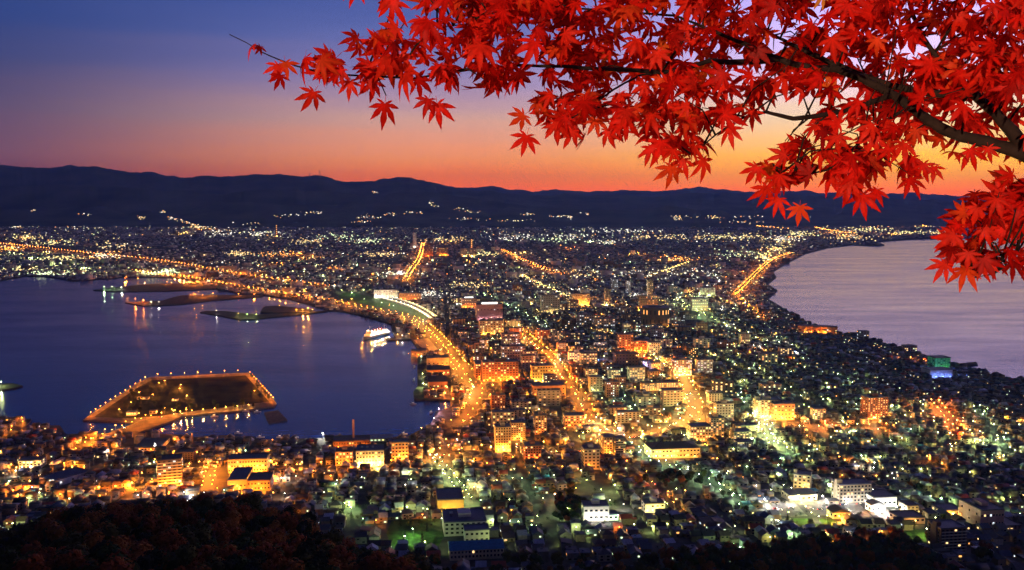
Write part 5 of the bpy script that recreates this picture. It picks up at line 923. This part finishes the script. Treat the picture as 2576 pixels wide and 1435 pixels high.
ob('superstructure', B().box(-46, 40, -8, 8, 7.2, 11).box(-42, 36, -7, 7, 11.003, 14.5).box(22, 34, -7.5, 7.5, 14.503, 17.5).me('superstructure', shipwhite), t)
for k, (x, y) in enumerate([(-18, 3), (-18, -3), (6, 3), (6, -3)]): ob('funnel', B().ring(x, y, 14.5, 21, 1.9, 1.6, 12).me('funnel', shipred), t)
for x, hh in ((30, 32), (-38, 28)): ob('mast', B().tube([(x, 0, 14), (x, 0, hh)], [.4, .2]).tube([(x, -4, hh-4), (x, 4, hh-4)], .15).me('mast', shipwhite), t)
for k in range(16):
    for s_ in (-1, 1): ob('porthole', box_me('porthole', 2.2, .2, 1.3, LIT['w']), t, (-44+k*5.6, s_*8.05, 8.4))
for k in range(12):
    x = -36+k*6; ob('deck_light', box_me('deck_light', .9, .9, .9, emat('deck_light', (1,.78,.5), 24)), t, (x, -6.9, 15.2 if x < 20 else 18.2))
c, s = math.cos(t.rotation_euler.z), math.sin(t.rotation_euler.z)
for k in range(6):
    for sd in (-13, 13): x = -42+k*17; lamp((t.location.x+x*c-sd*s, t.location.y+x*s+sd*c, 0), AMBER if k % 2 else WHITE, 9000, 9, 'SHIP')
LANDMARKS.append(('the lit white ferry ship', t.location.x, t.location.y))
bhull = hull(11, 3.4, 1.3, shipwhite); bcab = B().box(-2.6, .8, -1.1, 1.1, 1.3, 3.2).box(-2.9, 1.1, -1.3, 1.3, 3.203, 3.35).me('cabin', shipwhite); bmast = B().tube([(1.6,0,1),(1.6,0,6.5)], .08).tube([(1.6,0,4.5),(-2,0,5.8)], .05).me('mast', tankm); blamp = box_me('lamp', .5, .3, .3, emat('boat_lamp', (1,.9,.7), 8))
for x, y, r_, lab in [(1043,925,1.4,'upper of two small white boats moored under the brick warehouses'),(1041,958,1.5,'lower of two small white boats moored under the brick warehouses'),(1040,1018,0,'white boat moored below the square end of the warehouse quay'),(1085,1040,1.2,'white boat tied at the corner of the inner basin'),(648,1038,.2,'white boat moored between the island and the floating dock'),(618,1036,.15,'white boat moored along the south rim of the island'),(600,1092,.1,'fishing boat with its cabin lit beside the western quay'),(655,1102,.2,'fishing boat at the end of the western quay'),(705,1102,.1,'fishing boat lying off the waterfront sheds'),(1016,1094,.4,'small boat at the foot of the pale waterfront shed'),(540,1049,.1,'small boat in the inlet behind the island causeway')]:
    q = Wz(x, y, 0); t = empty('fishing_boat', (q[0], q[1], 0), r_, lab, 'boat', 'boats moored round the harbour'); ob('hull', bhull, t); ob('cabin', bcab, t); ob('mast', bmast, t); ob('lamp', blamp, t, (-.8, 0, 3.4))
# ------------------------------------------------------------------ street lamps
LAMPS = [l for l in LAMPS if l[4] > 5]
HEADM = {c: emat('lamp_glow_'+n_.replace('-', '_').replace(' ', '_'), tuple(min(1, v*1.0+.02) for v in c), 30) for c, n_ in CNAME.items()}
steel = mat('lamp_steel', (.12,.12,.12), .6, .2, 2, .5, metallic=.6)
ldata = {}
def light_obj(l, parent, loc):
    x, y, z, c, w, h_ = l[:6]; wq = 2**round(math.log2(max(w, 300))*3)**1 if False else math.exp(round(math.log(w)*4)/4); k = (c, round(wq), h_)
    if k not in ldata:
        q = bpy.data.lights.new('lamp_light', 'POINT'); q.energy = wq*(PW*1.5 if c in (ORANGE, AMBER, DEEP, YELLOW) else PW*1.15); q.color = c; q.shadow_soft_size = .35 if w < 20000 else 1.0; ldata[k] = q
    o = bpy.data.objects.new('lamp_light', ldata[k]); COL.objects.link(o); o.location = loc
    if parent: o.parent = parent
PW = 3.0
LAMPS.sort(key=lambda l: math.hypot(l[0], l[1])); lampg = {}; polem = {}; headm_ = {}
def visible(l):
    px, py = projx(l[0], l[1], l[2]+l[5]); return -5 < px < 2581 and py < 1440
streetrows = {}; ni = 0; rest = []
for l in LAMPS:
    x, y, z, c, w, h_, ph, k = l
    if ph == 'SHIP': light_obj(l, None, (x, y, z+h_)); continue
    if ni < 295 and visible(l):
        ni += 1; t = empty('street_lamp', (x, y, z-.2), random.uniform(0, 6.28), None, 'street lamp', 'street lamps of the town')
        if h_ not in polem: polem[h_] = B().tube([(0,0,-.5),(0,0,h_*.96),(.25,0,h_+.25),(.9,0,h_+.4)], [.12,.09,.07,.06]).me('pole', steel)
        rr = .3+min(.6, w/16000*.5); kk = (c, h_, round(rr, 1))
        if kk not in headm_: headm_[kk] = B().ring(.9, 0, h_+.06, h_+.06+rr, rr*1.1, rr*.75, 8).me('lamp_head', HEADM[c])
        ob('pole', polem[h_], t); ob('lamp_head', headm_[kk], t); light_obj(l, t, (.9, 0, h_-.35))
        if ph: streetrows.setdefault(ph, []).append((k, y, t, c))
        else: pend(t, 'lamp', f"{CNAME[c]} street lamp", x, y)
    else: rest.append(l)
for ph, rows in streetrows.items():
    rows.sort(key=lambda r: r[1])
    for i, (_, _, t, c) in enumerate(rows): t['label'] = f"{CNAME[c]} lamp of {ph}, {ordw(i)} from its near end"
settle()
b = B(); hm_ = list(HEADM.values()); hix = {c: i+1 for i, c in enumerate(HEADM)}
stuffl = None
for x, y, z, c, w, h_, ph, k in rest:
    rr = max(.45, y*.00022)*(1 if w < 12000 else 1.25); b.box(x-.12, x+.12, y-.12, y+.12, z-.5, z+h_, 0); b.ring(x, y, z+h_+.01, z+h_+.01+rr, rr, rr*.7, 6, hix[c])
stuffl = tag(ob('street_lamps', b.me('street_lamps', [steel]+hm_)), kind='stuff')
for l in rest: light_obj(l, stuffl, (l[0], l[1]-.3, l[2]+l[5]-.5))
print('lamps', len(LAMPS), 'houses', len(HP), 'far', len(FP), 'spur trees', len(SPL))
# ------------------------------------------------------------------ the maple at the lookout
def at(x, y, d):
    r = ray(x, y); return Vector((0, 0, EYE))+r*(d/r.y)
mbark = mat('maple_bark', (.02, .014, .01), .9, .45, 22)
def leaf_material():
    m = bpy.data.materials.new('maple_leaf'); m.use_nodes = True; t = m.node_tree; t.nodes.remove(t.nodes['Principled BSDF'])
    at_ = t.nodes.new('ShaderNodeAttribute'); at_.attribute_name = 'tint'
    c = t.nodes.new('ShaderNodeTexCoord'); n = t.nodes.new('ShaderNodeTexNoise'); n.inputs['Scale'].default_value = 55; n.inputs['Detail'].default_value = 4; t.links.new(c.outputs['Object'], n.inputs[0])
    mp = t.nodes.new('ShaderNodeMapRange'); t.links.new(n.outputs[0], mp.inputs[0]); mp.inputs[1].default_value = .3; mp.inputs[2].default_value = .7; mp.inputs[3].default_value = .72; mp.inputs[4].default_value = 1.12
    mx = t.nodes.new('ShaderNodeVectorMath'); mx.operation = 'SCALE'; t.links.new(at_.outputs['Color'], mx.inputs[0]); t.links.new(mp.outputs[0], mx.inputs['Scale'])
    d = t.nodes.new('ShaderNodeBsdfDiffuse'); tr = t.nodes.new('ShaderNodeBsdfTranslucent'); g = t.nodes.new('ShaderNodeBsdfGlossy'); g.inputs['Roughness'].default_value = .5; g.inputs['Color'].default_value = (.5,.5,.5,1)
    t.links.new(mx.outputs[0], d.inputs[0]); t.links.new(mx.outputs[0], tr.inputs[0])
    a = t.nodes.new('ShaderNodeMixShader'); a.inputs[0].default_value = .5; t.links.new(d.outputs[0], a.inputs[1]); t.links.new(tr.outputs[0], a.inputs[2])
    b = t.nodes.new('ShaderNodeMixShader'); b.inputs[0].default_value = .01; t.links.new(a.outputs[0], b.inputs[1]); t.links.new(g.outputs[0], b.inputs[2])
    t.links.new(b.outputs[0], t.nodes['Material Output'].inputs[0]); return m
LM = leaf_material()
def leaf_shape(seed):
    """One seven-lobed serrated leaf in the XY plane, stalk at the origin, middle lobe along -Y, unit length."""
    r = random.Random(seed); lob = [(0, 1.0), (38, .95), (-38, .95), (76, .74), (-76, .74), (116, .4), (-116, .4)]; lob = [(a+r.uniform(-4, 4), l*r.uniform(.9, 1.08)) for a, l in lob]
    lob.sort(); V = [(0, 0, 0)]; Fc = []; S = []; droop = r.uniform(.12, .62); fold = r.uniform(.1, .32); twist = r.uniform(-.25, .25)
    def pt(a, rad, off, f):
        a = math.radians(a); x, y = math.sin(a), -math.cos(a); px, py = x*rad-y*off, y*rad+x*off
        z = -droop*rad*rad+fold*f+twist*px*rad; return (px, py, z)
    ang = [l[0] for l in lob]; VEIN = []; TIPS = []
    for i in range(len(lob)+1):
        a = (ang[i-1]+ang[i])/2 if 0 < i < len(lob) else (ang[0]-26 if i == 0 else ang[-1]+26); q = .3*min(lob[max(0, i-1)][1], lob[min(i, len(lob)-1)][1])+.03
        V.append(pt(a, q if 0 < i < len(lob) else .1, 0, .12*q)); S.append(len(V)-1)
    for i, (a, l) in enumerate(lob):
        st = [(.36,.105),(.41,.135),(.45,.118),(.52,.142),(.57,.115),(.65,.118),(.69,.09),(.77,.085),(.81,.06),(.9,.036)]
        mid = []; le = []; ri = []; V.append(pt(a, l*.3, 0, 0)); base = len(V)-1; VEIN.append(base)
        for t, wd in st:
            jit = r.uniform(.9, 1.1); k = len(V); V.extend([pt(a, l*t, 0, 0), pt(a, l*t, wd*l*jit, wd*l*.9), pt(a, l*t, -wd*l*jit, wd*l*.9)]); mid.append(k); VEIN.append(k); le.append(k+1); ri.append(k+2)
        V.append(pt(a, l, 0, 0)); tip = len(V)-1; TIPS.append(tip)
        Fc += [(0, S[i], base), (0, base, S[i+1])]
        # +offset side lies toward larger angle or smaller: choose by distance
        L_, R_ = (le, ri) if (Vector(V[le[0]])-Vector(V[S[i]])).length < (Vector(V[ri[0]])-Vector(V[S[i]])).length else (ri, le)
        Fc += [(S[i], L_[0], mid[0], base), (S[i+1], base, mid[0], R_[0])]
        for j in range(len(st)-1): Fc += [(L_[j], L_[j+1], mid[j+1], mid[j]), (mid[j], mid[j+1], R_[j+1], R_[j])]
        Fc += [(L_[-1], tip, mid[-1]), (mid[-1], tip, R_[-1])]
    k = len(V); V += [(-.012, 0, .0), (.012, 0, .0), (.01, .32, .1), (-.01, .32, .1)]; Fc.append((k, k+1, k+2, k+3))
    wt = np.full(len(V), .82); wt[VEIN] = 1.2; wt[0] = 1.25; wt[TIPS] = .6
    return np.array(V), Fc, wt
SHAPES = []
for s in range(10):
    V, Fc, wt = leaf_shape(s); SHAPES.append((V, np.array([a for q in Fc for a in q]), np.array([len(q) for q in Fc]), wt))
BR = [  # photo points of each limb, thickness in photo pixels, distance from the lookout
 ('main', [(2700,455),(2640,425),(2574,386),(2487,359),(2398,338),(2338,305),(2293,270),(2242,236),(2170,200),(2104,174),(2038,172),(1978,156),(1933,138),(1873,111),(1828,93),(1770,68),(1700,40)], [52,42,34,30,27,25,23,21,19,17,16,15,13,11,9,7,5], [2.75,2.75,2.75,2.8,2.85,2.9,2.9,2.95,3,3,3,3,3,2.95,2.9,2.9,2.85]),
 ('upper', [(2640,420),(2574,366),(2517,300),(2472,254),(2437,231),(2398,185),(2360,150),(2320,90),(2290,20),(2275,-60)], [44,36,28,24,21,15,12,10,8,6], [2.75,2.75,2.8,2.85,2.9,2.95,3,3.05,3.1,3.1]),
 ('cross', [(2437,245),(2390,240),(2338,234),(2242,216),(2180,195),(2092,159),(2040,135),(1996,114),(1930,80),(1850,40)], [20,19,18,16,14,14,12,9,6,4], [2.9,2.92,2.95,3.05,3.1,3.05,3.1,3.1,3.15,3.2]),
 ('left', [(1960,148),(1909,156),(1829,156),(1784,153),(1724,174),(1664,183),(1604,177),(1514,174),(1420,168),(1314,165),(1215,171),(1130,183),(1040,198),(950,193),(815,186),(740,165),(686,144),(659,132),(620,108),(577,87)], [14,14,13,12,11,11,10,10,8,7,6,6,5,5,4,4,3,3,2,2], [3,2.95,2.9,2.85,2.8,2.75,2.7,2.6,2.55,2.5,2.45,2.4,2.35,2.3,2.25,2.2,2.2,2.2,2.2,2.2]),
 ('hanging', [(1720,174),(1660,184),(1613,189),(1580,205),(1544,225),(1484,270),(1430,303),(1390,320)], [6,6,5,5,5,4,3,2], [2.8,2.75,2.7,2.65,2.6,2.5,2.45,2.4]),
 ('low', [(2242,240),(2180,262),(2116,281),(2053,293),(1996,299),(1927,282),(1860,300),(1800,340),(1740,390)], [16,14,13,12,11,8,5,4,2], [2.95,2.9,2.85,2.8,2.75,2.7,2.6,2.55,2.5]),
 ('right', [(2290,270),(2235,300),(2173,347),(2150,372),(2128,390),(2083,428),(2008,443),(1960,440)], [9,8,8,7,7,5,4,2], [2.9,2.8,2.7,2.65,2.6,2.55,2.5,2.45]),
 ('top', [(1700,40),(1560,30),(1440,20),(1340,-5),(1250,30),(1180,60),(1100,70)], [6,5,5,4,4,3,2], [2.85,2.75,2.65,2.6,2.5,2.45,2.4]),
 ('drooping', [(2660,470),(2640,540),(2600,580),(2574,611),(2555,640),(2541,662),(2500,690),(2440,700)], [9,8,6,5,5,4,3,2], [2.5,2.4,2.3,2.25,2.2,2.2,2.15,2.15])]
maple = empty('maple_tree', (2.35, 2.75, float(G(2.35, 2.75))), 0, 'red autumn maple reaching over the lookout with its leafy limbs', 'tree')
MI_ = Matrix.Translation(-maple.location)
def rel(p): return MI_ @ p
root = at(2700, 455, 2.75)
ob('trunk', B().tube([Vector((0,0,-.6)), Vector((-.02,.02,.4)), Vector((.03,0,.9)), rel(root)+Vector((.12, .05, -.25)), rel(root)], [.17,.13,.105,.08,.06], 12).me('trunk', mbark, True), maple)
limbs = []; nodes = []
for i, (nm, pts, th, dp) in enumerate(BR):
    P = [at(x, y, d) for (x, y), d in zip(pts, dp)]; R = [t/F*d/2 for t, d in zip(th, dp)]
    P2, R2 = [P[0]], [R[0]]
    for j in range(len(P)-1):
        for k in range(1, 5):
            q = P[j].lerp(P[j+1], k/4); q += Vector((random.uniform(-1, 1), random.uniform(-1, 1), random.uniform(-1, 1)))*R[j]*.12; P2.append(q); R2.append((R[j]+(R[j+1]-R[j])*k/4)*random.uniform(.94, 1.06))
    limbs.append([P2, R2]); nodes += [(i, q, r) for q, r in zip(P2, R2)]
NX = np.array([tuple(q) for _, q, _ in nodes]); NI = np.array([i for i, _, _ in nodes])
TINTS = [((.95,.032,.012),34),((.86,.018,.008),30),((.6,.01,.005),20),((.95,.075,.014),9),((.95,.16,.02),1.4),((.85,.34,.05),.3),((.4,.01,.006),12)]
LEAF = []      # centre (stalk end), size, down-angle, tilt
def put(x, y, px, ang, d, tilt=None, tint=None):
    LEAF.append((at(x, y, d), px/F*d, ang, tilt, tint or random.choices([t for t, _ in TINTS], [w for _, w in TINTS])[0]))
CROWN = [(1075,-70),(1030,60),(960,84),(890,108),(815,138),(745,168),(800,190),(850,215),(930,228),(1000,205),(1080,240),(1160,225),(1210,235),(1290,210),(1350,205),(1390,225),(1320,285),(1300,320),(1380,315),(1450,345),(1540,320),(1600,320),(1640,370),(1690,410),(1760,405),(1800,370),(1830,300),(1890,285),(1950,255),(2120,268),(2060,310),(1960,350),(1905,405),(1935,455),(2000,490),(2080,460),(2150,490),(2230,435),(2280,460),(2310,400),(2400,375),(2480,365),(2640,400),(2640,-70)]
ca, na = 0, 0
def depth_at(x): return float(np.interp(x, [600, 1100, 1500, 1900, 2300, 2640], [2.2, 2.35, 2.6, 2.75, 2.75, 2.7]))
THICK = [(pts, th) for nm, pts, th, dp in BR if nm in ('main', 'upper', 'cross', 'left', 'low')]
def near_limb(x, y):
    for pts, th in THICK:
        for (x0, y0), (x1, y1), w in zip(pts[:-1], pts[1:], th):
            if w < 9: continue
            if segdist(np.array([x]), np.array([y]), [(x0, y0), (x1, y1)])[0] < w*.6+24: return True
    return False
while na < 900:
    x, y = random.uniform(740, 2640), random.uniform(-70, 500)
    if not inpoly([x], [y], CROWN)[0]: continue
    # the thin outer arm carries fewer leaves
    if x < 1080 and random.random() < .25: continue
    na += 1; off = random.uniform(-.55, .6)
    if near_limb(x, y) and random.random() < .85: off = random.uniform(.35, .9)
    put(x, y-18, random.uniform(62, 98), random.gauss(-14, 42), depth_at(x)+off)
CR2 = [(2455,485),(2540,455),(2620,450),(2620,720),(2560,660),(2520,640),(2460,690),(2400,650),(2370,610),(2400,560)]
k = 0
while k < 80:
    x, y = random.uniform(2350, 2620), random.uniform(450, 720)
    if not inpoly([x], [y], CR2)[0]: continue
    k += 1; put(x, y-15, random.uniform(60, 92), random.gauss(-20, 38), random.uniform(2.0, 2.5))
# leaves that show singly along the edge of the crown
for x, y, px, a in [(640,112,60,70),(655,118,40,30),(700,165,62,30),(718,158,70,-10),(706,190,60,20),(790,232,84,28),(968,262,92,2),(1100,262,90,-8),(1078,250,70,20),(1212,212,80,-6),(1240,190,70,-30),(940,205,74,10),(935,165,70,30),(1325,342,88,14),(1318,290,74,50),(1400,310,84,-4),(1470,340,82,6),(1440,330,72,24),(1528,328,70,-16),(1548,322,62,-24),(1690,420,86,8),(1768,402,88,-16),(1640,372,70,20),(1720,400,76,24),(1835,322,76,-10),(1892,280,70,0),(1905,420,80,32),(1930,470,88,12),(1960,500,74,20),(2012,520,74,2),(2168,492,92,-14),(2140,470,80,14),(2288,450,80,-24),(2440,376,84,-20),(2398,382,74,6),(2486,372,60,-10),(2378,664,76,34),(2430,676,86,10),(2545,660,88,-22),(2385,605,84,62),(2395,640,70,40),(2475,650,76,-10),(2410,565,80,30),(2460,520,76,10),(990,2,96,14),(905,-30,84,10),(985,-12,80,40),(842,190,74,40),(880,205,70,10),(1030,170,80,30),(830,140,74,74),(900,96,70,70),(1000,70,80,60),(2520,500,80,0),(2560,540,80,-15),(2350,420,60,0),(2322,414,70,-14),(2206,478,70,20),(1575,330,60,10),(1500,300,74,-8)]:
    put(x, y, px, -a, depth_at(x)-.15 if x < 2340 or y < 440 else 2.1, random.uniform(-.25, .35))
groups = {i: ([], [], [], [], 0) for i in range(len(BR))}; acc = {i: dict(V=[], FV=[], FN=[], T=[], base=0) for i in range(len(BR))}
twig = {i: B() for i in range(len(BR))}
camv = Vector((0, 0, EYE))
for c, size, ang, tilt, tint in LEAF:
    V, FV, FN, WT = random.choice(SHAPES); view = (camv-c).normalized()
    nrm = (view+Vector((random.gauss(0, .42), random.gauss(0, .3), random.gauss(.12, .42)))).normalized() if tilt is None else (view+Vector((random.gauss(0, .2), 0, tilt))).normalized()
    if random.random() < .42: nrm = (nrm+Vector((random.gauss(0, .7), random.gauss(0, .7), random.gauss(.4, .6)))).normalized()
    down = Vector((math.sin(math.radians(ang)), 0, -math.cos(math.radians(ang)))); yv = -(down-nrm*down.dot(nrm)).normalized(); xv = yv.cross(nrm)
    M = np.array([[xv.x, yv.x, nrm.x], [xv.y, yv.y, nrm.y], [xv.z, yv.z, nrm.z]])
    Pw = (V*size*.68) @ M.T+np.array(c); dd = ((NX-np.array(c)) ** 2).sum(1); j = int(np.argmin(dd)); i = int(NI[j]); A = acc[i]
    A['V'].append(Pw-np.array(maple.location)); A['FV'].append(FV+A['base']); A['FN'].append(FN); A['base'] += len(V)
    tj = np.array(tint)*random.uniform(.8, 1.15); A['T'].append(np.concatenate([np.clip(tj[None, :]*WT[:, None], 0, .95), np.ones((len(V), 1))], 1))
    st = Vector(Pw[-2]); q = nodes[j][1]
    if random.random() < .25 and .05 < dd[j]**.5 < .3 and c.x > -.36:
        mid_ = q.lerp(st, .5)+Vector((random.uniform(-.02, .02), random.uniform(-.03, .03), random.uniform(0, .03))); twig[i].tube([rel(q), rel(mid_), rel(st)], [.0032, .0022, .0012], 5)
for i, (nm, pts, th, dp) in enumerate(BR):
    P2, R2 = limbs[i]; b = B().tube([rel(p) for p in P2], R2, 10); lo = ob('branch', b.me('branch', mbark, True), maple)
    A = acc[i]
    if not A['V']: continue
    nf = sum(len(q) for q in A['FN']); mi = [0]*nf
    if twig[i].v:
        A['V'].append(np.array(twig[i].v)); A['FV'].append(np.array([a for q in twig[i].f for a in q])+A['base']); A['FN'].append(np.array([len(q) for q in twig[i].f])); mi += [1]*len(twig[i].f); A['T'].append(np.zeros((len(twig[i].v), 4)))
    me = npmesh('foliage', np.concatenate(A['V']), np.concatenate(A['FV']), np.concatenate(A['FN']), [LM, mbark], mi)
    ca = me.color_attributes.new('tint', 'FLOAT_COLOR', 'POINT'); ca.data.foreach_set('color', np.concatenate(A['T']).astype(np.float32).ravel())
    ob('foliage', me, lo)
# thin radio masts on the crest of the hills
for x, y, h, lab in [(805,446,150,'tall thin radio mast on the saddle of the hill crest'),(778,445,90,'shorter radio mast left of the tall one on the hill crest')]:
    q = hit(x, y+1.5)
    if q is not None: tag(ob('radio_mast', B().tube([(0,0,-30),(0,0,h*.6),(0,0,h)], [9,6,3], 5).box(-12, 12, -2, 2, h*.7, h*.74).me('radio_mast', tankm), None, q), lab, 'mast')
